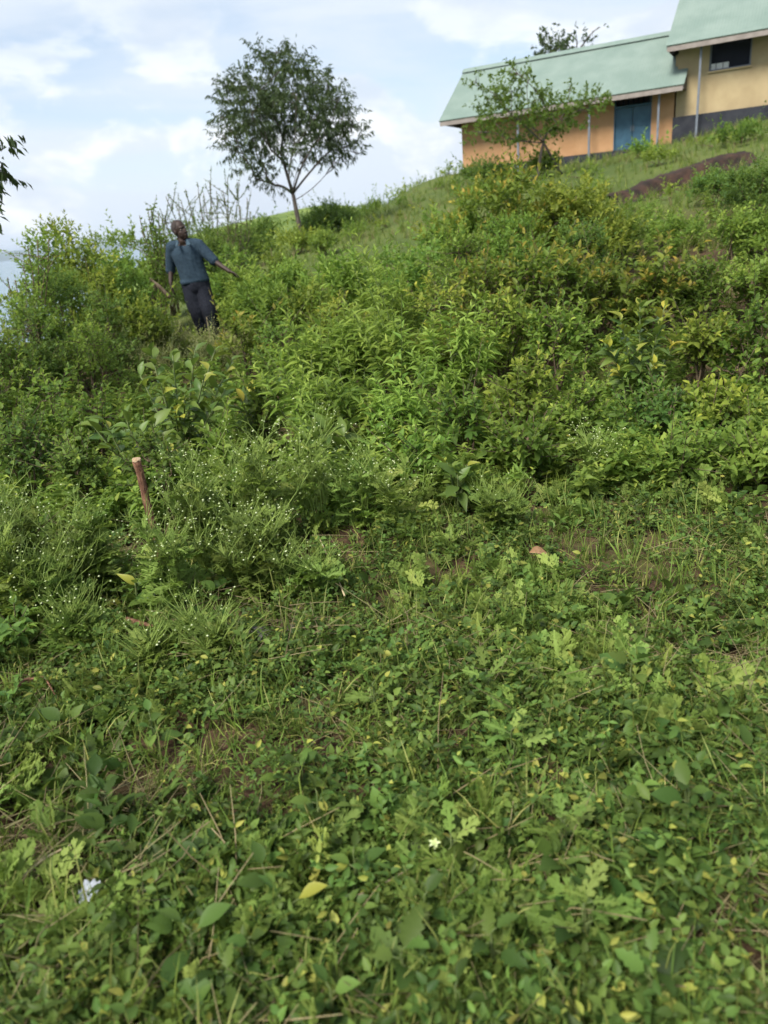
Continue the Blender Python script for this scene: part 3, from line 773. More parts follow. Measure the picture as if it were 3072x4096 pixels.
B = [  # px, distance, top py, width px, kind, label
    # skyline and far slope
    (1400, 33, 815, 170, 'dark', 'dark round bush on the skyline right of the lone tree'),
    (1500, 35, 800, 130, 'green', 'bush on the skyline slope beside the dark round bush'),
    (1590, 35, 775, 120, 'olive', 'spiky topped bush on the skyline midway to the school'),
    (1690, 35, 745, 130, 'green', 'bush on the skyline close to the school corner'),
    (1790, 33, 700, 120, 'olive', 'bush under the corner of the orange classroom block'),
    (1310, 28, 800, 200, 'dark', 'layered low tree spreading right of the lone tree trunk'),
    (1060, 25, 870, 170, 'dark', 'bush at the skyline just left of the lone tree trunk'),
    (960, 22, 890, 170, 'dark', 'bush at the foot of the thorny shrub'),
    (1200, 22, 915, 150, 'olive', 'light bush in front of the lone tree trunk'),
    (1950, 27, 640, 190, 'dark', 'low scrub against the orange wall under the small tree'),
    (2180, 26, 610, 150, 'green', 'low bush by the orange wall right of the small tree'),
    (2550, 25, 585, 190, 'green', 'low green bush before the blue door'),
    (2640, 21, 610, 150, 'olive', 'grassy tuft bush on the slope below the cream block'),
    (2960, 21, 500, 220, 'green', 'bush on the slope under the cream block window'),
    (1480, 30, 850, 150, 'dark', 'bush on the open slope under the dark round skyline bush'),
    (1620, 28, 850, 150, 'green', 'bush on the open slope below the spiky topped one'),
    (1750, 30, 780, 170, 'green', 'wide bush on the slope left of the classroom corner'),
    (1850, 25, 790, 170, 'dark', 'bush on the slope under the end wall of the orange block'),
    (1560, 23, 915, 140, 'olive', 'low bush halfway up the open grass slope'),
    (1710, 21, 880, 150, 'green', 'bush in the open grass above the yellow tipped bushes'),
    (1420, 22, 905, 170, 'green', 'low bush on the grass right of the lone tree foot'),
    (1290, 20, 935, 150, 'green', 'low bush below the lone tree foot'),
    (2560, 15.5, 870, 170, 'green', 'bush on the rough slope below the left end of the earth cut'),
    (2680, 16.3, 800, 190, 'olive', 'low bush just under the middle of the earth cut'),
    (2860, 17.0, 745, 190, 'green', 'low bush just under the right end of the earth cut'),
    (2400, 19.5, 745, 150, 'green', 'bush on the slope above the left end of the earth cut'),
    (2330, 23, 690, 160, 'olive', 'scrubby bush below the orange wall near the post'),
    (2860, 22, 590, 190, 'olive', 'scrubby bush on the slope below the cream wall'),
    (1980, 22, 730, 200, 'green', 'bush on the slope under the small leaning tree'),
    # behind and left of the man
    (700, 15, 900, 200, 'dark', 'dark bush directly behind the bald head'),
    (860, 14, 870, 260, 'dark', 'dark bush behind the shoulder of the pointing arm'),
    (560, 13, 905, 220, 'green', 'bush on the horizon left of the open shrub'),
    (470, 12, 925, 150, 'dark', 'small dark bush between two tall bushes on the left horizon'),
    (375, 10.5, 865, 220, 'olive', 'tallest bush of the left clump with a spiky top'),
    (290, 10, 915, 230, 'green', 'round topped bush at the left end of the tall clump'),
    (440, 9.8, 960, 200, 'olive', 'pale bush in front of the tallest left bush'),
    (560, 10.2, 1000, 230, 'green', 'leafy bush an arm length left of the man'),
    (330, 9, 1060, 260, 'dark', 'dark bush at the middle of the left clump'),
    (190, 8.6, 1150, 220, 'green', 'bush below the lake view'),
    (50, 7.6, 1130, 260, 'olive', 'yellow green bush at the left frame edge under the lake'),
    (480, 8.8, 1150, 240, 'dark', 'dark low bush left of the hanging hand'),
    (620, 9.6, 1180, 200, 'olive', 'loose bush behind the cut branches beside the man'),
    (230, 7.6, 1230, 260, 'dark', 'shadowy bush low in the left clump'),
    (400, 7.6, 1290, 230, 'green', 'bush between the shadowy bush and the dry weeds'),
    (90, 6.6, 1330, 260, 'green', 'leafy bush at the left edge below the yellow green one'),
    # right of the man
    (940, 12.5, 985, 220, 'green', 'bush behind the pointing hand'),
    (1120, 12.5, 945, 130, 'olive', 'yellow lit bush below the lone tree'),
    (1010, 11.2, 1080, 190, 'lime', 'pale bush under the pointing hand'),
    (1180, 10.5, 1040, 230, 'green', 'bush right of the pale bush under the pointing hand'),
    (990, 10.4, 1150, 120, 'green', 'bush at the hip of the man on the slope side'),
    (1080, 9.2, 1160, 220, 'lime', 'light green bush in the middle of the slope'),
    (990, 8.3, 1275, 150, 'orange', 'small bush with yellow new leaves near the trouser legs'),
    (1270, 9.2, 1120, 220, 'olive', 'bush in the middle of the slope above the lime weeds'),
    (1400, 9.8, 1050, 230, 'lime', 'light bush below the dry grass slope'),
    (1560, 10.5, 985, 240, 'green', 'bush at the foot of the dry grass slope'),
    (1160, 7.6, 1270, 230, 'green', 'bush with a shaded side in front of the light green one'),
    (1380, 7.6, 1210, 240, 'olive', 'bush mid slope above the drooping lime weeds'),
    (1560, 8.2, 1085, 240, 'lime', 'light bush mid slope left of the orange tipped bushes'),
    (1720, 9.2, 955, 300, 'green', 'bush below the big yellow tipped bush'),
    # big right-hand bushes
    (1900, 10.5, 715, 360, 'orange', 'tall bush with yellow tips under the small leaning tree'),
    (2090, 10.0, 655, 380, 'orange', 'tallest yellow tipped bush below the orange wall'),
    (2290, 9.8, 705, 360, 'olive', 'broad bush with bright yellow shoots below the earth bank'),
    (2480, 10.0, 850, 280, 'green', 'bush below the dark end of the earth bank'),
    (2040, 8.8, 845, 340, 'green', 'dark green bush below the tallest yellow tipped bush'),
    (2300, 8.6, 865, 320, 'dark', 'deep green bush at the middle of the right bank'),
    (1860, 8.4, 915, 240, 'green', 'bush at the left shoulder of the right bank'),
    (2850, 13, 680, 260, 'dark', 'dark bush on the slope at the right frame edge'),
    (3020, 11, 640, 260, 'dark', 'dark bush cut off by the right frame edge below the window'),
    (2700, 10.5, 870, 240, 'green', 'soft green bush under the right end of the earth bank'),
    (2920, 9.0, 850, 280, 'green', 'green bush at the right edge below the dark bushes'),
    (1960, 7.2, 1045, 300, 'orange', 'orange tipped bush at the centre of the right bank'),
    (2150, 7.0, 1000, 290, 'orange', 'orange tipped bush with reddish shoots above the yellow shrub'),
    (2380, 7.2, 1040, 290, 'orange', 'bush with orange shoots left of the dark hollow'),
    (2590, 7.0, 1000, 300, 'orange', 'dark bush crowned with orange leaves on the right bank'),
    (2780, 7.2, 1020, 250, 'green', 'blurred green bush right of the orange crowned one'),
    (3000, 7.0, 1050, 280, 'green', 'green bush midway down the right frame edge'),
    (1780, 6.6, 1130, 260, 'olive', 'bush above the drooping lime weeds on the right'),
    (2000, 6.2, 1165, 240, 'olive', 'green bush in front of the orange tipped ones'),
    (2240, 5.8, 1215, 260, 'green', 'dense bush left of the yellow broad leaved shrub'),
    (2800, 5.6, 1280, 260, 'olive', 'olive bush right of the yellow broad leaved shrub'),
    (3020, 5.4, 1240, 280, 'green', 'leafy bush at the right edge below the middle'),
    (2090, 5.0, 1450, 260, 'olive', 'low bush under the dense green bush'),
    (2330, 4.8, 1520, 270, 'green', 'low bush below the yellow broad leaved shrub'),
    (2620, 4.7, 1560, 280, 'dark', 'dark low bush in the hollow on the right'),
    (2900, 4.6, 1560, 290, 'olive', 'low olive bush near the right edge'),
    (1880, 4.6, 1570, 240, 'green', 'low bush right of the tall lime spike'),
    (2130, 4.3, 1700, 260, 'green', 'knee high bush at the edge of the mown weeds'),
    (2700, 4.1, 1750, 290, 'green', 'knee high bush at the lower right of the bank'),
    (3000, 4.0, 1740, 280, 'green', 'knee high bush against the right frame edge'),
    # drooping lime weeds in the middle
    (1270, 6.4, 1400, 220, 'lime', 'drooping lime weed bush right of the broad leaved shrub'),
    (1450, 6.6, 1295, 240, 'lime', 'drooping lime weed bush on the path side'),
    (1640, 6.2, 1285, 250, 'lime', 'drooping lime weed bush with nodding tops'),
    (1830, 5.8, 1310, 240, 'lime', 'drooping lime weed bush beside the green bank'),
    (1400, 5.2, 1530, 240, 'lime', 'lime weed bush behind the white flowered weed'),
    (1600, 5.0, 1570, 240, 'lime', 'lime weed bush left of the tall lime spike'),
    (1230, 4.7, 1600, 200, 'lime', 'lime weed bush with arching leaves above the white flowers'),
    # left middle
    (60, 5.6, 1480, 260, 'green', 'spreading green bush at the left edge above the flowers'),
    (260, 5.6, 1500, 240, 'green', 'low leafy bush left of the broad leaved shrub'),
    (430, 5.4, 1560, 200, 'green', 'low bush touching the broad leaved shrub'),
    (150, 4.8, 1650, 260, 'dark', 'dark low bush behind the pale flowering weeds'),
    (380, 4.4, 1760, 220, 'dark', 'dark low bush behind the brown stake'),
    (700, 4.3, 1740, 220, 'dark', 'shaded low bush under the broad leaved shrub'),
    (900, 4.4, 1730, 200, 'green', 'low bush behind the white flowered weed'),
    (1080, 5.4, 1520, 200, 'green', 'small bush right of the broad leaved shrub'),
    (1700, 4.2, 1720, 230, 'green', 'low bush under the tall lime spike'),
    (60, 3.3, 2150, 260, 'green', 'low bush at the left edge among pale flowers'),
    (70, 2.75, 2480, 260, 'dark', 'dark low bush at the lower left edge'),
]
for (px, Y, top, wpx, kind, label) in B:
    bush(px, Y, top, wpx, kind, label, layers=(4.4 if px < 700 else 3.6) if Y > 9 else 3.2)
# dry feathery weeds round the man's feet
for i, (px, Y, top, wpx) in enumerate(((620, 9.6, 1290, 150), (720, 10.0, 1315, 150), (820, 9.9, 1345, 130), (930, 9.8, 1340, 140), (560, 8.9, 1370, 130), (680, 8.8, 1395, 150), (840, 8.9, 1390, 150), (960, 9.0, 1390, 120))):
    bush(px, Y, top, wpx, 'dry', 'pale feathery dry weed around the feet of the man', 'dry_weed', 'dry weeds round the man', 2.2, cat='weed')

# broad-leaved shrubs whose leaves are separate parts
BIG = leaf_rows([(0, .02), (.1, .12), (.28, .36), (.48, .5), (.66, .47), (.82, .3), (.93, .13), (1, 0)], .22, .25)
BIGW = leaf_rows([(0, .02), (.1, .14), (.28, .4), (.48, .5), (.66, .42), (.82, .24), (.93, .1), (1, 0)], .35, .6)
BIG_ME = {}
for tipk, tv in (('green', 0.0), ('half', .45), ('yellow', 1.0)):
    for q, tm in enumerate((BIG, BIGW)):
        for vv in (.15, .6):
            BIG_ME[(tipk, q, vv)] = None
def big_leaf_mesh(key):
    if BIG_ME.get(key) is None:
        acc = Acc(); tm = (BIG, BIGW)[key[1]]
        leaves(acc, tm, np.zeros((1, 3)), np.array([[0, 1.0, 0]]), np.array([[0, 0, 1.0]]), 1.0, .48, key[2], {'green': 0, 'half': .45, 'yellow': 1}[key[0]])
        me = acc.mesh('leaf', True); me.materials.append(M['big']); BIG_ME[key] = me
    return BIG_ME[key]
def frame(P, A, Nn, s):
    A = A / np.linalg.norm(A); X = np.cross(A, Nn); X /= np.linalg.norm(X); Z = np.cross(X, A)
    mm = Matrix.Identity(4)
    for i in range(3):
        mm[i][0] = X[i] * s; mm[i][1] = A[i] * s; mm[i][2] = Z[i] * s; mm[i][3] = P[i]
    return mm
def broad_shrub(label, px, Y, stems, leaf, top_yellow, name='broad_leaved_shrub', n_leaf=13, group=None):
    """stems: list of (px, py, dY) tips"""
    b = ground_at(px, Y); root = empty(name, b, label, 'shrub', group)
    st = Acc()
    for (tx, ty, dY) in stems:
        tp = atY(tx, ty, Y + dY) - b
        pl = bez((rng.normal() * .04, rng.normal() * .04, -.03), tp * np.array([.5, .5, .6]), tp, 9)
        tube(st, pl, np.linspace(.011, .004, 9), 5)
        yel = rng.random() < top_yellow
        for k in range(n_leaf):
            t = .38 + .62 * (k + .5) / n_leaf
            u = t * 8; i = min(7, int(u)); p = pl[i] * (1 - (u - i)) + pl[i + 1] * (u - i)
            d = nrm(pl[min(8, i + 1)] - pl[i]); a = k * 2.5 + rng.uniform(-.5, .5)
            X = nrm(np.cross(d, [.3, .9, .1])); Yv = np.cross(d, X); rad = X * math.cos(a) + Yv * math.sin(a)
            A = rad * (1.05 - .75 * max(0, t - .5) * 1.6) + d * (.25 + .9 * max(0, t - .45)) + UP * .18 + rng.normal(size=3) * .1
            tk = 'yellow' if (yel and t > .84 and rng.random() < .75) else 'half' if (t > .8 and rng.random() < .25) else 'green'
            o = bpy.data.objects.new('leaf', big_leaf_mesh((tk, int(rng.random() < .4), .15 if rng.random() < .5 else .6)))
            COL.objects.link(o); o.parent = root
            o.matrix_local = frame(p, A, UP + rng.normal(size=3) * .3, leaf * rng.uniform(.65, 1.2) * (1.0 if t < .9 else .75))
    link('stems', st.mesh('stems', True), M['stem'], root)
    return root
broad_shrub('broad leaved shrub with yellow young leaves, left of the mid slope', 740, 5.0,
            [(600, 1400, .1), (690, 1420, -.1), (780, 1400, .15), (860, 1400, 0), (930, 1440, .1), (820, 1500, -.25), (640, 1530, -.2), (900, 1560, -.2), (560, 1500, .2), (740, 1580, -.3), (700, 1640, -.3), (850, 1640, -.3)], .125, .25, n_leaf=15)
broad_shrub('low sprawling broad leaved shoot reaching left', 560, 4.7, [(420, 1690, 0), (500, 1640, .1), (620, 1690, -.1), (370, 1700, .1), (560, 1720, -.15), (650, 1760, -.2)], .15, .2, n_leaf=9)
broad_shrub('broad leaved shoot with a yellow tip under the lime weeds', 1060, 5.3, [(1010, 1560, 0), (1090, 1545, .1), (960, 1590, -.1)], .15, .6, n_leaf=9)
broad_shrub('arching shoot with a few very long leaves in the middle', 1280, 4.5, [(1210, 1680, 0), (1310, 1700, -.1), (1390, 1720, .1)], .17, 0, n_leaf=7)
broad_shrub('bright yellow broad leaved shrub standing out on the right bank', 2560, 5.3,
            [(2480, 1270, 0), (2560, 1210, .1), (2640, 1290, -.1), (2420, 1360, -.1), (2700, 1370, .1), (2540, 1380, -.25), (2620, 1450, -.25), (2470, 1480, -.2), (2590, 1330, .2), (2660, 1220, .2)], .11, .55, n_leaf=24)
broad_shrub('small broad leaved sapling low in the right middle', 1840, 3.9, [(1790, 1850, 0), (1870, 1860, 0), (1830, 1900, -.1)], .13, 0, n_leaf=7)
broad_shrub('broad leaved sapling with rounded leaves below the stake', 560, 3.0, [(540, 2330, 0), (600, 2400, -.05), (490, 2420, .0)], .10, .2, n_leaf=7)

# tall lime spikes
def spike(px, Y, top, label):
    b = ground_at(px, Y); h = top_h(px, top, Y, b); root = empty('lime_weed', b, label, 'weed')
    st = Acc(); fo = Acc()
    pl = bez((0, 0, -.02), (.02, .01, h * .5), (rng.normal() * .04, rng.normal() * .04, h), 10)
    tube(st, pl, np.linspace(.006, .002, 10), 5)
    n = 46; t = np.linspace(.25, 1, n); u = t * 8.999; i = u.astype(int); f = (u - i)[:, None]
    P = pl[i] * (1 - f) + pl[i + 1] * f
    a = np.arange(n) * 1.62
    A = np.stack([np.cos(a), np.sin(a), .35 + .9 * np.clip(t - .8, 0, 1) * 3], 1)
    leaves(fo, LANCE, P, A, np.tile(UP, (n, 1)) + .2 * rng.normal(size=(n, 3)), .115 * (1.15 - .75 * t ** 3) * rng.uniform(.85, 1.1, n), .26, rng.uniform(.4, .9, n), np.clip(t - .75, 0, 1) * 2.5)
    link('stems', st.mesh('stems'), M['stem'], root); link('foliage', fo.mesh('foliage'), M['lime'], root)
spike(1735, 4.4, 1640, 'tall single lime spike with drooping leaf pairs')
spike(1640, 4.7, 1700, 'shorter lime spike left of the tall one')
spike(1480, 4.9, 1580, 'lime spike with nodding top behind the flowers')
spike(1270, 5.3, 1420, 'lime spike above the arching long leaves')
spike(1350, 4.0, 1800, 'low lime spike in front of the white flowered weed')
spike(1500, 4.0, 1820, 'low lime spike right of the white flowered weed')

# white flowered weeds (ferny leaves, much branched flower heads)
def flower_weed(px, Y, top, wpx, label, group=None, nst=9, leafy=1.0, flowers=1.0):
    b = ground_at(px, Y); h = top_h(px, top, Y, b); w = wpx / FPX * Y
    root = empty('white_flowered_weed', b, label, 'weed', group)
    st = Acc(); fo = Acc(); fl = Acc()
    fp = []
    LP = []; LA = []; LS = []
    for s in range(nst):
        a = rng.uniform(0, 6.28); rr = rng.uniform(.1, .5) * w; hh = h * rng.uniform(.62, 1.0) * (1 - .35 * (rr / (.5 * w)) ** 2)
        tp = np.array([math.cos(a) * rr, math.sin(a) * rr * .8, hh])
        pl = bez((math.cos(a) * .03, math.sin(a) * .03, -.02), tp * np.array([.45, .45, .6]), tp, 9)
        tube(st, pl, np.linspace(.005, .0018, 9), 4)
        for k in range(int(9 * leafy)):
            i = rng.integers(0, 8); ang = rng.uniform(0, 6.28)
            LP.append(pl[i] + rng.normal(size=3) * .01); LA.append((math.cos(ang), math.sin(ang), rng.uniform(.1, .8))); LS.append(rng.uniform(.07, .17) * (1.15 - i * .08))
        for k in range(8):                                            # flowering side branches
            i = rng.integers(4, 9); ang = rng.uniform(0, 6.28)
            d = nrm(np.array([math.cos(ang) * .7, math.sin(ang) * .7, rng.uniform(.5, 1.3)])); ln = rng.uniform(.06, .17)
            e = pl[i] + d * ln; tube(st, [pl[i], pl[i] + d * ln * .5 + UP * .008, e], [.0028, .0022, .0015], 3, cap=False)
            LP.append(pl[i]); LA.append(d + rng.normal(size=3) * .4); LS.append(rng.uniform(.03, .07))
            for q in range(3):
                d2 = nrm(d + rng.normal(size=3) * .55 + UP * .25); e2 = e + d2 * rng.uniform(.025, .06)
                tube(st, [e, e2], [.0012, .0008], 3, cap=False)
                for z in range(rng.integers(1, 4)):
                    if rng.random() < flowers * .14: fp.append(e2 + rng.normal(size=3) * .009)
    LP = np.array(LP); LA = np.array(LA); LS = np.array(LS); n = len(LP)
    leaves(fo, PINN, LP, LA, UP + .35 * rng.normal(size=(n, 3)), LS, .85, np.clip(rng.normal(.5, .25, n), 0, 1), (rng.random(n) < .12) * .8)
    for p in fp:                                                       # small domed white heads
        r = rng.uniform(.0035, .0062); a = np.arange(5) * 2 * math.pi / 5
        V = np.concatenate([[p + UP * r * .7], p + np.stack([np.cos(a), np.sin(a), 0 * a], 1) * r, [p - UP * r * .6]])
        fl.add(V, [(0, 1 + i, 1 + (i + 1) % 5) for i in range(5)] + [(6, 1 + (i + 1) % 5, 1 + i) for i in range(5)])
    link('stems', st.mesh('stems'), M['pale_stem'], root); link('foliage', fo.mesh('foliage'), M['parth'], root)
    f = link('flowers', fl.mesh('flowers'), M['flower'], root); f['kind'] = 'stuff'
    TRI[0] += sum(len(x) for x in fo.T) + sum(len(x) for x in st.T) + sum(len(x) for x in fl.T)
flower_weed(1080, 3.55, 1675, 520, 'large white flowered weed with ferny leaves right of the stake', nst=22)
flower_weed(860, 3.35, 1790, 340, 'white flowered weed leaning towards the brown stake', nst=14)
flower_weed(1290, 3.75, 1650, 360, 'tall stalks of white flowers at the top of the flowering clump', nst=11, leafy=.6)
flower_weed(1000, 3.05, 2040, 480, 'bushy white flowered weed low in the middle clump', nst=16, leafy=1.3)
flower_weed(1450, 3.8, 1740, 340, 'thin white flowered weed under the lime spikes', nst=8, leafy=.7)
flower_weed(720, 2.95, 2050, 280, 'white flowered weed bending over the foot of the stake', nst=10)
flower_weed(1240, 3.0, 2230, 260, 'leafy ferny weed at the right foot of the flowering clump', nst=8, leafy=1.8, flowers=.4)
flower_weed(1620, 3.7, 1830, 320, 'small white flowered weed beside the low lime spike', nst=7)
flower_weed(2400, 4.1, 1700, 200, 'white flowered weed against the right bank', nst=11, leafy=.6, flowers=1.5)
flower_weed(2000, 3.6, 1930, 220, 'ferny weed at the edge of the right bank', nst=8, leafy=1.5, flowers=.3)
for px, Y, top, w_ in ((60, 3.1, 1890, 240), (180, 3.25, 1930, 260), (320, 3.1, 2040, 240), (80, 2.9, 2110, 260), (240, 2.9, 2170, 240), (420, 3.2, 2000, 220), (40, 3.4, 1900, 200), (330, 2.75, 2420, 200)):
    flower_weed(px, Y, top, w_, 'pale flowering weed in the dense patch at the left edge', 'flowering weeds at the left edge', 10, 1.5, .55)
for px, Y, top, w_, lab in ((760, 2.6, 2480, 240, 'middle one of three low ferny weeds below the stake'), (620, 2.5, 2560, 220, 'leftmost of three low ferny weeds below the stake'), (900, 2.5, 2540, 200, 'rightmost of three low ferny weeds below the stake')):
    flower_weed(px, Y, top, w_, lab, 'low ferny weeds', 6, 1.9, .35)
# ------------------------------------------------------------------ ground cover
PROTO = []
def proto_obj(acc, mat, nm):
    me = acc.mesh(nm); me.materials.append(M[mat])
    return bpy.data.objects.new(nm, me)
def rosette(nl, lf, wr, tmpl, mat, nm, spread=.6, stem=.05, up=.5, tipp=.1):
    acc = Acc()
    k = np.arange(nl); a = k * 2.4 + rng.uniform(0, 6); r = spread * lf * rng.uniform(.1, 1, nl)
    hh = stem * rng.uniform(.15, 1, nl)
    P = np.stack([np.cos(a) * r, np.sin(a) * r, hh], 1)
    A = np.stack([np.cos(a + rng.normal(0, .4, nl)), np.sin(a + rng.normal(0, .4, nl)), up * rng.uniform(.1, 1.6, nl)], 1)
    leaves(acc, tmpl, P, A, UP + .6 * rng.normal(size=(nl, 3)), lf * rng.uniform(.55, 1.2, nl), wr * rng.uniform(.85, 1.1, nl), rng.random(nl), (rng.random(nl) < tipp) * rng.uniform(.4, 1, nl))
    for i in range(0, nl, 2):
        tube(acc, [(0, 0, -.01), P[i] * .6, P[i]], [.0022, .0018, .001], 3, .4, .2, cap=False)
    return proto_obj(acc, mat, nm)
def creeping(nst, ln, lf, wr, mat, nm, tipp=.1):
    acc = Acc()
    for s in range(nst):
        a = rng.uniform(0, 6.28); e = np.array([math.cos(a) * ln, math.sin(a) * ln, rng.uniform(.02, .09)]) * rng.uniform(.6, 1.1)
        pl = bez((0, 0, 0), e * .5 + UP * .04, e, 6); tube(acc, pl, np.linspace(.002, .001, 6), 3, .3, .3, cap=False)
        n = 11; u = np.linspace(.4, 4.99, n); i = u.astype(int); f = (u - i)[:, None]; P = pl[i] * (1 - f) + pl[i + 1] * f
        b = a + np.where(np.arange(n) % 2, 1.1, -1.1) + rng.normal(0, .3, n)
        A = np.stack([np.cos(b), np.sin(b), rng.uniform(.1, .9, n)], 1)
        leaves(acc, LEAF6, P, A, UP + .35 * rng.normal(size=(n, 3)), lf * rng.uniform(.6, 1.2, n), wr, np.clip(rng.normal(.5, .25, n), 0, 1), (rng.random(n) < tipp) * .9)
    return proto_obj(acc, mat, nm)
def grass_tuft(nb, ln, mat, nm, lean=.6, w=.028):
    acc = Acc()
    bl = leaf_rows([(0, .5), (.35, .42), (.7, .28), (1, 0)], .4, .0)
    for i in range(nb):
        a = rng.uniform(0, 6.28); l = ln * rng.uniform(.5, 1.15); le = rng.uniform(.1, 1) * lean
        p0 = np.array([rng.normal() * .018, rng.normal() * .018, -.005]); d = np.array([math.cos(a), math.sin(a), 0])
        pl = bez(p0, p0 + UP * l * .6 + d * l * .15 * le, p0 + d * l * .75 * le + UP * l * (1 - .55 * le), 4)
        sd = np.array([-math.sin(a), math.cos(a), 0]) * l * w * .5
        W = np.array([1, .85, .5, 0.02])[:, None]
        V = np.concatenate([pl - sd * W, pl + sd * W]); T = []
        for k in range(3): T += [(k, k + 4, k + 5), (k, k + 5, k + 1)]
        acc.add(V, T, rng.random(), (rng.random() < .25) * rng.uniform(.3, 1))
    return proto_obj(acc, mat, nm)
def litter(n, ln, nm):
    acc = Acc()
    for i in range(n):
        a = rng.uniform(0, 6.28); p = np.array([rng.normal() * .06, rng.normal() * .06, rng.uniform(.002, .035)])
        d = np.array([math.cos(a), math.sin(a), rng.normal() * .22]) * ln * rng.uniform(.4, 1.2)
        tube(acc, [p, p + d * .5 + rng.normal(size=3) * .008, p + d], [.0016, .0014, .0008], 3, rng.random(), 0, cap=False)
    return proto_obj(acc, 'straw', nm)
def sprig(ns, ln, lf, wr, tmpl, mat, nm, tipp=.06, npair=6):
    acc = Acc()
    for q in range(ns):
        a = rng.uniform(0, 6.28); h = ln * rng.uniform(.6, 1.1); le = rng.uniform(.1, .7)
        pl = bez((0, 0, -.01), (math.cos(a) * h * .1, math.sin(a) * h * .1, h * .6), (math.cos(a) * h * le, math.sin(a) * h * le, h * (1 - .25 * le)), 7)
        tube(acc, pl, np.linspace(.0026, .0012, 7), 3, .3, .3, cap=False)
        n = npair * 2; t = np.repeat(np.linspace(.2, 1, npair), 2); u = t * 5.999; i = u.astype(int); f = (u - i)[:, None]
        P = pl[i] * (1 - f) + pl[i + 1] * f
        b = np.arange(n) // 2 * 1.57 + np.where(np.arange(n) % 2, 0, 3.14) + rng.normal(0, .3, n)
        A = np.stack([np.cos(b), np.sin(b), .25 + .8 * np.clip(t - .7, 0, 1) * 3 + rng.normal(0, .15, n)], 1)
        leaves(acc, tmpl, P, A, UP + .6 * rng.normal(size=(n, 3)), lf * rng.uniform(.5, 1.2, n) * (1.15 - .5 * t), wr * rng.uniform(.85, 1.15, n), np.clip(rng.normal(.5, .28, n), 0, 1), (rng.random(n) < tipp) * rng.uniform(.3, 1, n))
    return proto_obj(acc, mat, nm)
PR = {'broad': [rosette(9, .055, .6, TOOTH, 'ground', 'cover_a%02d' % i, .6, .08, .9, .04) for i in range(4)],
      'sprig': [sprig(2, .15, .044, .46, (TOOTH, LEAF10)[i % 2], 'ground', 'cover_l%02d' % i, .08, 5) for i in range(5)] + [sprig(3, .10, .034, .6, LEAF6, 'ground', 'cover_m%02d' % i) for i in range(3)],
      'small': [creeping(5, .12, .020, .62, 'ground', 'cover_b%02d' % i, .05) for i in range(4)],
      'fern':  [rosette(9, .09, .85, (PINN, PINN_B)[i % 2], 'parth', 'cover_c%02d' % i, .25, .06, .9, .05) for i in range(5)],
      'lobed': [rosette(7, .075, .6, LOBED, 'ground', 'cover_d%02d' % i, .4, .05, .6, .05) for i in range(3)],
      'grass': [grass_tuft(14, (.14, .20, .17, .24, .12)[i], 'grass', 'cover_e%02d' % i, 1.2, (.04, .026, .034, .024, .045)[i]) for i in range(5)],
      'straw': [litter(12, .20, 'cover_f%02d' % i) for i in range(4)],
      'tall':  [sprig(6, .30, .065, .5, LEAF6, 'green', 'cover_g%02d' % i, .12, 7) for i in range(4)],
      'tuft':  [grass_tuft(16, .32, 'grass', 'cover_h%02d' % i, .8, .02) for i in range(3)],
      'dryt':  [grass_tuft(14, .26, 'straw', 'cover_i%02d' % i, .9, .016) for i in range(2)],
      'limew': [sprig(4, .30, .085, .3, LANCE, 'lime', 'cover_j%02d' % i, .2, 8) for i in range(3)],
      'clover': [rosette(12, .017, .9, LEAF6, 'ground', 'cover_k%02d' % i, 2.6, .03, .3, .03) for i in range(3)],
      }
def scatter(name, label, cat, X, Y, S, protos, tilt=.25, lift=0.0):
    """one object: points on the ground, instances of the small plants"""
    pcol = bpy.data.collections.new(name + '_kinds')
    ps = sorted(protos, key=lambda o: o.name)
    for o in ps:
        pcol.objects.link(o) if o.name not in pcol.objects else None
    n = len(X); Z = height(X, Y) + lift
    me = bpy.data.meshes.new(name)
    me.vertices.add(n); me.vertices.foreach_set('co', np.stack([X, Y, Z], 1).astype(np.float32).ravel())
    rot = np.stack([rng.normal(0, tilt, n), rng.normal(0, tilt, n), rng.uniform(0, 6.283, n)], 1).astype(np.float32)
    a = me.attributes.new('rot', 'FLOAT_VECTOR', 'POINT'); a.data.foreach_set('vector', rot.ravel())
    a = me.attributes.new('scl', 'FLOAT', 'POINT'); a.data.foreach_set('value', S.astype(np.float32))
    a = me.attributes.new('pick', 'INT', 'POINT'); a.data.foreach_set('value', rng.integers(0, len(ps), n).astype(np.int32))
    o = link(name, me); tag(o, label, cat, kind='stuff')
    ng = bpy.data.node_groups.new(name, 'GeometryNodeTree')
    ng.interface.new_socket('Geometry', in_out='INPUT', socket_type='NodeSocketGeometry')
    ng.interface.new_socket('Geometry', in_out='OUTPUT', socket_type='NodeSocketGeometry')
    gi = ng.nodes.new('NodeGroupInput'); go = ng.nodes.new('NodeGroupOutput')
    ci = ng.nodes.new('GeometryNodeCollectionInfo'); ci.inputs['Collection'].default_value = pcol
    ci.inputs['Separate Children'].default_value = True; ci.inputs['Reset Children'].default_value = True
    ip = ng.nodes.new('GeometryNodeInstanceOnPoints'); ip.inputs['Pick Instance'].default_value = True
    def na(nm, ty):
        q = ng.nodes.new('GeometryNodeInputNamedAttribute'); q.data_type = ty; q.inputs['Name'].default_value = nm; return q.outputs['Attribute']
    ng.links.new(gi.outputs[0], ip.inputs['Points']); ng.links.new(ci.outputs[0], ip.inputs['Instance'])
    ng.links.new(na('pick', 'INT'), ip.inputs['Instance Index']); ng.links.new(na('rot', 'FLOAT_VECTOR'), ip.inputs['Rotation'])
    ng.links.new(na('scl', 'FLOAT'), ip.inputs['Scale']); ng.links.new(ip.outputs[0], go.inputs[0])
    md = o.modifiers.new('scatter', 'NODES'); md.node_group = ng
    return o
